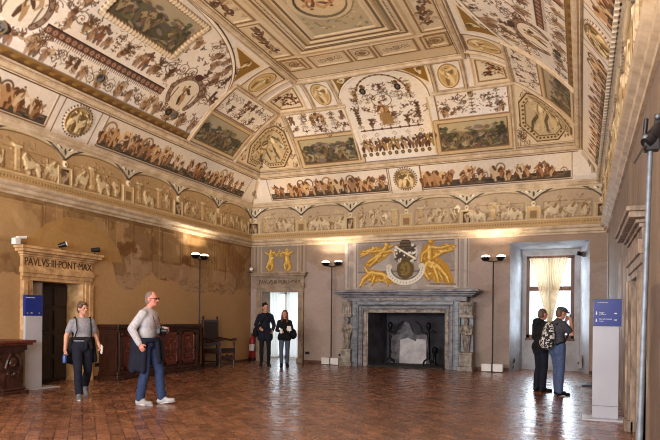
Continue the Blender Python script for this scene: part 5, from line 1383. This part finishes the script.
def patterned():
    m, nt, b = newmat('black_white_print'); N, L = nt.nodes, nt.links
    tc = N.new('ShaderNodeTexCoord'); v = N.new('ShaderNodeTexVoronoi'); v.inputs['Scale'].default_value = 34
    L.new(tc.outputs['Object'], v.inputs['Vector']); cr = N.new('ShaderNodeValToRGB'); cr.color_ramp.interpolation = 'CONSTANT'
    cr.color_ramp.elements[0].color = (.012,.012,.015,1); cr.color_ramp.elements[1].position = .55; cr.color_ramp.elements[1].color = (.62,.6,.58,1)
    sp = N.new('ShaderNodeSeparateColor'); L.new(v.outputs['Color'], sp.inputs['Color']); L.new(sp.outputs['Red'], cr.inputs['Fac']); L.new(cr.outputs['Color'], b.inputs['Base Color']); b.inputs['Roughness'].default_value = .8
    return m
M_PRINT = patterned()

def caps(mb, a, b, ra, rb=None, n=12):
    rb = ra if rb is None else rb
    mb.cone(a, b, ra, rb, n); mb.ball(a, ra, n, 8); mb.ball(b, rb, n, 8)

def bake(mb, name, voxel=.011, it=6):
    me = bpy.data.meshes.new(name); me.from_pydata(mb.v, [], mb.f)
    bm = bmesh.new(); bm.from_mesh(me); bmesh.ops.remove_doubles(bm, verts=bm.verts, dist=1e-6); bmesh.ops.dissolve_degenerate(bm, dist=1e-6, edges=bm.edges); bmesh.ops.recalc_face_normals(bm, faces=bm.faces); bm.to_mesh(me); bm.free()
    o = bpy.data.objects.new('tmp', me); COL.objects.link(o)
    m = o.modifiers.new('r', 'REMESH'); m.mode = 'VOXEL'; m.voxel_size = voxel; m.use_smooth_shade = True
    s = o.modifiers.new('s', 'SMOOTH'); s.factor = .5; s.iterations = it
    bpy.context.view_layer.update()
    out = bpy.data.meshes.new_from_object(o.evaluated_get(bpy.context.evaluated_depsgraph_get()))
    bpy.data.objects.remove(o); bpy.data.meshes.remove(me); out.name = name
    for p in out.polygons: p.use_smooth = True
    return out

BASE = dict(pel=(0,0,.96), wai=(0,0,1.1), che=(0,.01,1.3), nek=(0,.015,1.47), hed=(0,-.015,1.64), yaw=0, pit=0,
            sl=(.18,.015,1.42), el=(.235,.04,1.13), wl=(.245,-.02,.89), sr=(-.18,.015,1.42), er=(-.235,.04,1.13), wr=(-.245,-.02,.89),
            hl=(.09,0,.93), kl=(.1,-.015,.5), al=(.105,.03,.085), hr=(-.09,0,.93), kr=(-.1,-.015,.5), ar=(-.105,.03,.085), tl=(.1,-1), tr=(-.1,-1), pl=0, pr=0,
            bw=1.0)

class Person:
    def __init__(s, label, loc, rz, H, J, skin):
        s.J = {**BASE, **J}; s.J = {k: (Vector(v) if isinstance(v, tuple) and len(v) == 3 else v) for k, v in s.J.items()}
        s.root = empty('person', loc, rz, label, 'person'); k = H/1.77; s.root.scale = (k,k,k); s.k = k
        s.rz = rz; s.skin = skin
        s.R = Matrix.Rotation(s.J['yaw'], 3, 'Z') @ Matrix.Rotation(s.J['pit'], 3, 'X')
        mb = MB(); s.torso(mb, 0); s.legs(mb, 0); s.arm(mb, 'l', 0, True); s.arm(mb, 'r', 0, True); s.head(mb); s.hand(mb, 'l'); s.hand(mb, 'r')
        for q in 'lr': s.foot(mb, q, 0)
        s.body = link('body', bake(mb, 'body', .009, 4), skin, s.root)
        h = s.J['hed']
        for sx in (-1, 1):
            e = MB(); e.ball(h+s.R @ Vector((sx*.03,-.083,.012)), (.011,.008,.008), 10, 6); e.build('eye', M_EYE, s.root, smooth=True)
        e = MB(); e.ball(h+s.R @ Vector((0,-.089,-.052)), (.022,.008,.008), 10, 6); e.build('lips', M_LIP, s.root, smooth=True)
    def torso(s, mb, g, low=True, top=True):
        J = s.J; w = J['bw']
        if low: mb.ball(J['pel'], (.16*w+g,.115+g,.125+g), 18, 12)
        mb.ball(J['wai'], (.142*w+g,.105+g,.16+g), 18, 12); mb.ball(J['che'], (.16*w+g,.115+g,.175+g), 18, 12)
        if top:
            m = (J['sl']+J['sr'])/2+Vector((0,0,.012))
            for q in ('sl','sr'):
                e = m.lerp(J[q], .86)+Vector((0,0,-.018)); caps(mb, e, m, .05+g*.8, .07+g*.8); caps(mb, m.lerp(J[q], .5), J['nek']+Vector((0,.01,.01)), .05+g*.5, .05+g*.3)
            caps(mb, J['nek']+Vector((0,.01,-.07)), J['nek']+Vector((0,0,-.02)), .085+g*.8, .06+g*.5)
    def arm(s, mb, q, g, full=True, upto=1.0):
        S_, E, Wr = s.J['s'+q].copy(), s.J['e'+q], s.J['w'+q]; S_.x *= .93; S_.z -= .022
        caps(mb, S_, E if full else S_.lerp(E, upto), .05+g, (.04+g) if full else .046+g)
        if full: caps(mb, E, Wr, .04+g, .027+g*.8)
    def legs(s, mb, g, ankle=True, flare=0):
        for q in 'lr':
            h, k, a = s.J['h'+q], s.J['k'+q], s.J['a'+q]
            caps(mb, h, k, .084+g, .055+g); a2 = a+Vector((0,0,.0 if not g else .02))
            caps(mb, k, k.lerp(a, .35)+Vector((0,.012,0)), .053+g, .056+g); caps(mb, k.lerp(a, .35)+Vector((0,.012,0)), a2, .056+g, .037+g*.9+flare)
    def foot(s, mb, q, g):
        a = s.J['a'+q]; t = s.J['t'+q]; d = Vector((t[0], t[1], 0)).normalized(); p = s.J['p'+q]
        d = Vector((d.x*math.cos(p), d.y*math.cos(p), -math.sin(p)))
        heel = a+Vector((0,0,-.045))-d*.035; ball = a+Vector((0,0,-.058))+d*.125; toe = ball+d*.06
        caps(mb, heel, ball, .036+g, .03+g); caps(mb, ball, toe, .03+g, .022+g); caps(mb, a, a-Vector((0,0,.03))+d*.05, .038+g, .038+g)
        sd = Vector((-d.y, d.x, 0)); caps(mb, ball+sd*.018, toe+sd*.01, .026+g, .02+g); caps(mb, ball-sd*.018, toe-sd*.012, .026+g, .02+g)
        return heel, toe, d
    def head(s, mb):
        h, R = s.J['hed'], s.R; f = lambda x, y, z: h+R @ Vector((x,y,z))
        caps(mb, s.J['nek']-Vector((0,0,.03)), h+R @ Vector((0,.02,-.05)), .055, .05)
        mb.ball(f(0,.012,.025), (.074,.092,.1), 18, 12, R); mb.ball(f(0,-.025,-.045), (.056,.06,.065), 16, 10, R); mb.ball(f(0,-.055,-.085), (.028,.026,.022), 12, 8, R)
        caps(mb, f(0,-.082,.015), f(0,-.106,-.018), .009, .015); mb.ball(f(0,-.07,.035), (.052,.02,.014), 12, 8, R)
        for sx in (-1,1):
            mb.ball(f(sx*.076,.012,-.002), (.011,.022,.032), 10, 8, R); mb.ball(f(sx*.045,-.055,-.015), (.022,.02,.022), 10, 8, R)
    def hand(s, mb, q):
        E, Wr = s.J['e'+q], s.J['w'+q]; d = (Wr-E).normalized(); d = s.J.get('d'+q, d)
        d = Vector(d).normalized(); n = s.J.get('n'+q, Vector((-1 if q == 'l' else 1, .0, 0))); n = (n-d*n.dot(d)).normalized(); l = d.cross(n)
        curl = s.J.get('c'+q, .35)
        caps(mb, Wr, Wr+d*.03, .026, .028)
        for i, o in enumerate((-.027,-.009,.009,.027)): caps(mb, Wr+d*.02+l*o*.7, Wr+d*.082+l*o, .016, .013)
        for i, (o, L) in enumerate(((-.029,.062),(-.0095,.074),(.0095,.069),(.029,.052))):
            b = Wr+d*.085+l*o*1.08; c1 = curl*(1+.12*i); d1 = d*math.cos(c1)+n*math.sin(c1); p1 = b+d1*L*.55; c2 = c1*2.1; d2 = d*math.cos(c2)+n*math.sin(c2)
            caps(mb, b, p1, .0105, .0098, 8); caps(mb, p1, p1+d2*L*.5, .0098, .0085, 8)
        sg = -1 if (l.dot(Vector((0,-1,0))) < 0) else 1
        t0 = Wr+d*.03+l*sg*.026; t1 = t0+(d*.6+l*sg*.7+n*.35).normalized()*.04; t2 = t1+(d*.85+l*sg*.25+n*.4).normalized()*.033
        caps(mb, t0, t1, .014, .0115, 8); caps(mb, t1, t2, .0115, .0095, 8)
    def wear(s, name, m, fn, voxel=.012, it=6, label=None):
        mb = MB(); fn(mb); o = link(name, bake(mb, name, voxel, it), m, s.root)
        if label: o['label'] = label
        return o
    def trousers(s, m, g=.016, label=None, flare=.008):
        def fn(mb):
            mb.ball(s.J['pel'], (.16*s.J['bw']+g,.115+g,.13+g), 18, 12); s.legs(mb, g, True, flare)
            for q in 'lr': caps(mb, s.J['h'+q]+Vector((0,.03,-.02)), s.J['h'+q]+Vector((0,.035,-.08)), .08+g, .075+g)
        return s.wear('trousers', m, fn, label=label)
    def top(s, m, name, g=.016, sleeve='short', label=None, long_=0.0, low=True):
        def fn(mb):
            s.torso(mb, g, low)
            for q in 'lr':
                if sleeve == 'short': s.arm(mb, q, g+.004, False, .62)
                else: s.arm(mb, q, g+.002, True)
            if long_: 
                for sx in (-1,1): caps(mb, s.J['pel']+Vector((sx*.08,0,0)), s.J['pel']+Vector((sx*.09,.0,-long_)), .115+g, .12+g)
        return s.wear(name, m, fn, label=label)
    def shoes(s, m, sole=M_SOLE):
        for q in 'lr':
            res = []
            o = s.wear('shoe', m, lambda mb: res.append(s.foot(mb, q, .012)), .009, 4)
            heel, toe, d = res[0]; mb = MB(); c = (heel+toe)/2+Vector((0,0,-.038)); sd = Vector((-d.y, d.x, 0))
            vs = []; L = (toe-heel).length
            for i in range(16):
                t = 2*PI*i/16; w = .042+.008*math.cos(t); vs.append(c+d*(L/2+.035)*math.cos(t)+sd*w*math.sin(t))
            mb.add([v for v in vs]+[v+Vector((0,0,.02)) for v in vs], [(i,(i+1)%16,16+(i+1)%16,16+i) for i in range(16)]+[tuple(range(15,-1,-1)), tuple(range(16,32))])
            mb.build('sole', sole, o)
    def hair(s, m, fn_extra=None, size=(.083,.1,.1), off=(0,.03,.045)):
        def fn(mb):
            h, R = s.J['hed'], s.R; mb.ball(h+R @ Vector(off), size, 18, 12, R)
            mb.ball(h+R @ Vector((0,.055,-.02)), (.074,.06,.075), 14, 10, R)
            if fn_extra: fn_extra(mb, lambda x, y, z: h+R @ Vector((x,y,z)))
        return s.wear('hair', m, fn, .009, 3)
    def world(s, v): return s.root.location + Matrix.Rotation(s.rz, 3, 'Z') @ (Vector(v)*s.k)
    def held(s, name, v, label, cat, rz=0):
        o = empty(name, s.world(v), s.rz+rz, label, cat); o.scale = (s.k,)*3; return o

def ring_pts(c, rx, ry, n=18, dz=0): return [Vector(c)+Vector((rx*math.cos(2*PI*i/n), ry*math.sin(2*PI*i/n), dz*math.sin(2*PI*i/n))) for i in range(n)]
D2R = math.radians
V = Vector
# -- woman walking, grey tee, dark jacket round the waist
w = Person('woman in grey t-shirt walking with dark jacket tied round her waist', (-7.74, 7.72, 0), D2R(57), 1.61,
    dict(yaw=.45, er=(-.27,.05,1.14), wr=(-.3,-.03,.9), cr=.9, el=(.245,.06,1.14), wl=(.27,-.14,.96), cl=.7,
         hr=(-.09,-.01,.93), kr=(-.105,-.17,.52), ar=(-.09,-.2,.09), tr=(-.15,-1), hl=(.09,.0,.93), kl=(.11,.03,.5), al=(.13,.33,.19), pl=.85, tl=(.12,-1), bw=1.06), M_SKIN)
w.trousers(M_NAVY, .02, flare=.014); w.top(M_TEE_G, 'shirt', .012, 'short', low=False); w.shoes(M_SHOE_G)
w.hair(M_HAIRG, lambda mb, f: (mb.ball(f(.05,.0,.06),(.045,.07,.06)), mb.ball(f(-.05,.0,.06),(.045,.07,.06)), mb.ball(f(0,-.03,.1),(.06,.05,.03))))
def jk(mb):
    p = ring_pts((0,0,1.1), .178, .138, 20); mb.tube(p, .034, 8, True)
    for sx in (-1,1):
        caps(mb, V((.07+sx*.03,-.155,1.08)), V((.08+sx*.05,-.175,.92)), .034, .028)
        for k in range(4): caps(mb, V((sx*(.06+.04*k),.13-.035*k,1.08)), V((sx*(.08+.055*k),.18-.045*k,.62+.02*k)), .045, .04)
    mb.ball((.07,-.16,1.08), .045)
w.wear('tied_jacket', M_BLACK, jk)
for sx in (-1,1):
    mb = MB(); mb.tube([(sx*.13,.1,1.47),(sx*.13,-.02,1.495),(sx*.125,-.1,1.42),(sx*.12,-.145,1.25),(sx*.15,-.09,1.12),(sx*.16,.05,1.1)], .011, 8)
    if sx < 0: pack = w.held('backpack', (0,.2,1.1), 'dark backpack on the back of the woman in grey t-shirt', 'backpack')
    q = [(a,b-.2,c-1.1) for a,b,c in mb.v]; m2 = MB(); m2.v = q; m2.f = mb.f; m2.build('strap', M_BLACK, pack, smooth=True)
mb = MB(); mb.ball((0,.02,.12),(.15,.09,.22)); mb.ball((0,.07,.02),(.11,.06,.13)); link('bag_body', bake(mb,'bag_body',.014,4), M_BLACK, pack)
mb = MB(); mb.tube([(-.08,-.155,1.38),(0,-.155,1.3),(.08,-.155,1.38)], .01, 6)
b_ = w.held('water_bottle', (-.31,-.055,.66), 'blue water bottle in the hand of the woman in grey t-shirt', 'bottle')
mb = MB(); mb.lathe([(.034,0),(.037,.02),(.037,.11),(.03,.14),(.014,.16)], (0,0,0), 14); mb.build('bottle_body', M_BOTTLE, b_, smooth=True)
mb = MB(); mb.lathe([(.016,.16),(.016,.185),(.0,.187)], (0,0,0), 12); mb.build('cap', M_WHITE, b_, smooth=True)
b_ = w.held('folded_leaflet', (.285,-.22,.9), 'white folded leaflet in the other hand of the woman in grey t-shirt', 'leaflet')
mb = MB(); mb.cbox((0,0,0),(.01,.1,.15),rx=.3); mb.cbox((.008,0,0),(.004,.1,.15),rx=.3,rz=.1); mb.build('sheet', M_PAPER, b_)

# -- man walking in profile
m_ = Person('grey-haired man in pale sweater and jeans walking past the sideboard', (-6.3, 7.62, 0), D2R(103), 1.79,
    dict(nek=(0,-.01,1.46), hed=(0,-.075,1.625), che=(0,-.015,1.3), sl=(.18,-.01,1.42), sr=(-.18,-.01,1.42), bw=1.1, yaw=-.1,
         er=(-.25,.13,1.17), wr=(-.26,-.0,.95), cr=.5, el=(.22,-.04,1.15), wl=(.1,-.25,1.16), nl=V((-1,0,0)), cl=.8,
         kr=(-.1,-.02,.5), ar=(-.1,.06,.085), hr=(-.09,0,.93), hl=(.09,-.01,.93), kl=(.1,-.16,.52), al=(.1,-.2,.09), pl=-.15), M_SKIN2)
m_.trousers(M_DENIM, .02, flare=.014); m_.top(M_KNIT, 'sweater', .024, 'long', low=False); m_.shoes(M_SHOE_P)
m_.hair(M_HAIRW, None, (.077,.093,.083), (0,.028,.045))
def jk2(mb):
    p = ring_pts((0,-.0,1.0), .205, .16, 20); mb.tube(p, .04, 8, True)
    for k in range(9):
        t = -.25+k*.19; x, y = -math.cos(t*1.35)*.2, .15*math.sin(t*1.9)+.02
        caps(mb, V((x,y,.99)), V((x*1.05,y*1.1+.02,.53+.02*(k%3))), .05, .045)
    for k in range(5):
        x = .1+.025*k; caps(mb, V((x,.15-.03*k,.99)), V((x*1.1,.18-.03*k,.62)), .05, .042)
    caps(mb, V((.05,-.18,.98)), V((.07,-.23,.7)), .04, .035); caps(mb, V((-.03,-.18,.98)), V((-.05,-.22,.66)), .04, .035)
m_.wear('tied_jacket', M_NAVY, jk2)
mb = MB(); h = m_.J['hed']; R = m_.R
for sx in (-1,1): mb.ball(h+R @ V((sx*.032,-.094,.012)), (.026,.012,.018), 12, 6); mb.tube([h+R @ V((sx*.055,-.088,.015)), h+R @ V((sx*.08,0,.015))], .004, 6)
mb.build('sunglasses', M_LENS, m_.root, smooth=True)
cm = m_.held('photo_camera', (.0,-.21,1.14), 'black camera hanging on the chest of the man in pale sweater', 'camera')
mb = MB(); mb.cbox((0,0,0),(.14,.06,.09)); mb.cbox((0,0,.055),(.05,.05,.03)); mb.build('camera_body', M_PLASTIC_B, cm, bevel=.008)
mb = MB(); mb.lathe([(.036,-.12),(.038,-.1),(.036,-.03)], (0,0,0), 14, 'Y'); mb.build('lens', M_PLASTIC_B, cm, smooth=True)
mb = MB(); mb.tube([(-.07,.02,.03),(-.09,.06,.18),(-.07,.12,.3),(-.04,.2,.345),(0,.24,.35),(.04,.2,.345),(.07,.12,.3),(.09,.06,.18),(.07,.02,.03)], .007, 6); mb.build('strap', mat('dark_red_strap','#6d2226','#571a1e',.7), cm, smooth=True)
lan = MB(); lan.tube([(0,-.14,1.4),(-.05,-.17,1.2),(-.03,-.185,1.02)], .006, 6)

# -- couple coming from the far doorway
c1 = Person('man in long dark coat with curly black hair coming from the far doorway', (-8.4, 15.25, 0), D2R(33), 1.80,
    dict(yaw=.35, er=(-.26,.03,1.15), wr=(-.17,-.18,1.06), el=(.255,.05,1.14), wl=(.2,-.15,1.0), kr=(-.1,-.03,.5), ar=(-.1,-.0,.085), kl=(.1,-.06,.5), al=(.1,-.05,.085), bw=.88), M_SKIN)
c1.trousers(M_BLACK, .008, flare=.0); c1.top(M_NAVY, 'coat', .016, 'long', long_=.16); c1.shoes(M_SHOE_B, M_SHOE_B)
c1.hair(M_HAIRB, lambda mb, f: [mb.ball(f(.055*math.cos(t)*1.0, .03+.06*math.sin(t), .085+.015*math.sin(3*t)), .036) for t in [k*PI/5 for k in range(10)]]+[mb.ball(f(0,.01,.115),.045)])
bag = c1.held('shoulder_bag', (-.27,.06,.95), 'black shoulder bag at the side of the man in long dark coat', 'bag')
mb = MB(); mb.ball((0,0,0),(.075,.15,.14)); mb.ball((0,0,-.06),(.085,.16,.09)); link('bag_body', bake(mb,'bag_body',.014,4), M_BLACK, bag)
mb = MB(); mb.tube([(.03,-.12,.1),(.16,-.2,.32),(.3,-.16,.46),(.42,-.06,.52),(.36,.08,.46),(.2,.12,.25),(.05,.1,.1)], .018, 8); mb.build('strap', M_BLACK, bag, smooth=True)
c2 = Person('woman with long auburn hair in black jacket and jeans by the far doorway', (-7.75, 15.2, 0), D2R(30), 1.60,
    dict(yaw=-.25, er=(-.24,.05,1.14), wr=(-.13,-.23,1.1), cr=.8, nr=V((1,0,0)), el=(.24,.04,1.15), wl=(.13,-.24,1.17), cl=.8, nl=V((-1,0,0)), kr=(-.1,-.06,.5), ar=(-.09,-.1,.085), kl=(.1,-.01,.5), al=(.09,.06,.085), bw=.9), M_SKIN)
c2.trousers(M_DENIM2, .012); c2.top(M_BLACK, 'jacket', .014, 'long', long_=.05); c2.shoes(M_SHOE_B, M_SHOE_B)
c2.hair(M_HAIRR, lambda mb, f: [caps(mb, f(sx*.06,.02,.03), f(sx*.085,-.03,-.24), .045, .04) for sx in (-1,1)]+[caps(mb, f(0,.07,0), f(0,.09,-.25), .07, .07)])
ph = c2.held('white_cup', (-.12,-.32,1.05), 'pale cup held by the woman with long auburn hair', 'cup')
mb = MB(); mb.lathe([(.035,0),(.045,.12),(.042,.12),(.033,.01)], (0,0,0), 14); mb.build('cup_body', M_PAPER, ph, smooth=True)
mb = MB(); mb.lathe([(.048,.118),(.046,.135),(.0,.14)], (0,0,0), 14); mb.build('lid', M_PAPER, ph, smooth=True)
ph = c2.held('visitor_map', (.12,-.33,1.2), 'small pale map held by the woman with long auburn hair', 'map')
mb = MB(); mb.cbox((0,0,0),(.12,.006,.16),rx=-.4,rz=.2); mb.cbox((.02,.008,0),(.1,.004,.15),rx=-.4,rz=.25); mb.build('sheet', M_PAPER, ph)
bp = c2.held('backpack', (.27,.1,1.02), 'dark round backpack hanging at the side of the woman with long auburn hair', 'backpack')
mb = MB(); mb.ball((0,0,0),(.12,.12,.17)); mb.ball((.02,-.02,-.03),(.11,.11,.12)); link('bag_body', bake(mb,'bag_body',.014,4), M_BLACK, bp)
mb = MB(); mb.tube([(-.02,.05,.17),(-.1,.02,.4),(-.1,-.1,.42),(-.06,-.16,.3),(-.02,-.1,.12)], .016, 8); mb.build('strap', M_BLACK, bp, smooth=True)

# -- two men at the window
k1 = Person('man in dark navy clothes half hidden behind the man with the patterned backpack', (-.72, 12.35, 0), D2R(128), 1.62,
    dict(yaw=.1, pit=.12, hed=(0,-.04,1.625), er=(-.25,-.02,1.14), wr=(-.2,-.2,1.06), el=(.24,-.02,1.14), wl=(.18,-.22,1.08), kr=(-.1,-.01,.5), kl=(.1,-.02,.5), bw=1.1), M_SKIN2)
k1.trousers(M_NAVY, .022, flare=.016); k1.top(M_BLACK, 'hooded_jacket', .03, 'long', long_=.02); k1.shoes(M_SHOE_B, M_SHOE_B)
k1.wear('hood', M_BLACK, lambda mb: (mb.ball((0,.09,1.47),(.13,.09,.085)), mb.ball((0,.03,1.48),(.11,.08,.05))))
k1.hair(M_HAIRG, None, (.078,.096,.09), (0,.022,.04))
k2 = Person('man in charcoal t-shirt, jeans and flat cap raising a phone to his face', (-.40, 11.82, 0), D2R(122), 1.66,
    dict(nek=(0,-.01,1.46), hed=(0,-.075,1.6), pit=.3, che=(0,.0,1.3), sl=(.18,-.01,1.41), sr=(-.18,-.01,1.41), bw=1.05,
         er=(-.22,-.17,1.2), wr=(-.08,-.22,1.46), nr=V((1,0,0)), cr=1.0, el=(.22,-.17,1.22), wl=(.08,-.22,1.47), nl=V((-1,0,0)), cl=1.0,
         kr=(-.1,-.01,.5), ar=(-.1,.02,.085), kl=(.1,-.05,.5), al=(.1,-.06,.085), tr=(-.05,-1), tl=(.25,-1)), M_SKIN)
k2.trousers(cloth('faded_denim', '#56668a', '#3f4d6e', scale=25), .022, flare=.02); k2.top(M_CHAR, 'shirt', .02, 'short'); k2.shoes(M_SHOE_B)
k2.hair(M_HAIRG, None, (.078,.094,.08), (0,.03,.02))
def cap_(mb):
    h, R = k2.J['hed'], k2.R
    mb.ball(h+R @ V((0,.01,.075)), (.092,.112,.058), 18, 10, R); mb.ball(h+R @ V((0,-.1,.06)), (.07,.06,.016), 14, 8, R)
k2.wear('flat_cap', M_CHAR, cap_, .009, 4)
p_ = k2.held('phone', (0,-.29,1.55), 'phone held up in both hands by the man in flat cap', 'phone')
mb = MB(); mb.cbox((0,0,0),(.15,.012,.08)); mb.build('phone_body', M_PLASTIC_B, p_, bevel=.005)
mb = MB(); mb.cbox((0,.008,0),(.13,.003,.07)); mb.build('screen', M_STEEL, p_)
bp = k2.held('backpack', (0,.2,1.16), 'black and white patterned backpack worn by the man in flat cap', 'backpack')
mb = MB(); mb.ball((0,.0,.0),(.17,.11,.25)); mb.ball((0,.02,-.12),(.18,.125,.15)); mb.ball((0,-.01,.15),(.13,.085,.12)); link('bag_body', bake(mb,'bag_body',.012,4), M_PRINT, bp)
mb = MB(); mb.ball((0,.1,-.12),(.13,.065,.12)); link('front_pocket', bake(mb,'front_pocket',.012,4), M_PRINT, bp)
for sx in (-1,1):
    mb = MB(); mb.tube([(sx*.1,-.1,.22),(sx*.13,-.2,.285),(sx*.14,-.31,.2),(sx*.15,-.335,.05),(sx*.17,-.25,-.1),(sx*.14,-.08,-.16)], .018, 8); mb.build('strap', M_BLACK, bp, smooth=True)
# ------------------------------------------------------------------ camera
F_PX = 601.4; TH = math.radians(22.706); ROLL = math.radians(.544); HOR = 318.63
cd = bpy.data.cameras.new('camera'); cam = bpy.data.objects.new('camera', cd); COL.objects.link(cam)
cd.sensor_width = 36; cd.lens = 36*F_PX/660; cd.shift_y = (HOR-220)/660; cd.clip_start = .05
cam.matrix_world = Matrix.Translation((0,0,CAM_H)) @ Matrix.Rotation(TH,4,'Z') @ Matrix.Rotation(PI/2,4,'X') @ Matrix.Rotation(ROLL,4,'Z')
sc.camera = cam
# ------------------------------------------------------------------ light
def light(name, kind, loc, energy, color, **k):
    ld = bpy.data.lights.new(name, kind); ld.energy = energy; ld.color = color
    o = bpy.data.objects.new(name, ld); COL.objects.link(o); o.location = loc
    aim = k.pop('aim', None)
    for a, v in k.items(): setattr(ld, a, v)
    if aim is not None: o.rotation_euler = (Vector(aim)-Vector(loc)).to_track_quat('-Z', 'Y').to_euler()
    return o
WARM = (1, .84, .64)
for (p, tw) in LAMPS:                     # each bowl throws its light up the wall and onto the vault
    light('lamp_or_fill_uplight', 'SPOT', p, 170, WARM, aim=(p[0]-tw[0]*.55, p[1]-tw[1]*.55, p[2]+2), spot_size=math.radians(150), spot_blend=.6, shadow_soft_size=.08)
light('stand_extra_beam', 'SPOT', (.36,3.52,2.6), 260, WARM, aim=(-3.6,9,7.4), spot_size=math.radians(85), spot_blend=.7, shadow_soft_size=.06)  # extra beam added by the light stand, without a lamp of its own
DAY = (.74, .87, 1)
for p, e in (((-9.2,3.6,3.1),660), ((-4.6,-1.6,3.1),760), ((.1,-.6,3.1),480)):      # fill spots added behind the viewer, no lamp there, to brighten the vault
    light('lamp_or_fill_uplight', 'SPOT', p, e, (1,.90,.79), aim=(p[0]*.4-2.8,p[1]+5.5,8.2), spot_size=math.radians(120), spot_blend=.6, shadow_soft_size=.12)
for a, b in FW:                           # fill light added at three unseen windows behind the viewer
    light('window_or_fill_light', 'AREA', ((a+b)/2, YF-.1, 2.55), 420, (.95,.96,1), aim=((a+b)/2-.4, 6, 3.6), shape='RECTANGLE', size=1.5, size_y=3.1)
light('window_or_fill_light', 'AREA', (-.82, 18.3, 2.15), 220, DAY, aim=(-.8, 10, .2), shape='RECTANGLE', size=1.5, size_y=2.6)
light('window_or_fill_light', 'AREA', (-9.4, 19.3, 1.6), 50, DAY, aim=(-8.3, 10, .1), shape='RECTANGLE', size=1.9, size_y=2.4)
wd = bpy.data.worlds.new('sky'); sc.world = wd; wd.use_nodes = True
bg = wd.node_tree.nodes['Background']; bg.inputs['Color'].default_value = (.82,.9,1,1); bg.inputs['Strength'].default_value = 1.1
vs = sc.view_settings; vs.view_transform = 'Standard'; vs.look = 'None'; vs.exposure = 0.22; vs.gamma = 1
try: vs.use_curve_mapping = False
except Exception: pass
try:
    sc.cycles.use_denoising = True; sc.cycles.filter_width = 1.0; sc.cycles.max_bounces = 8; sc.cycles.diffuse_bounces = 5; sc.cycles.sample_clamp_indirect = 6
except Exception: pass
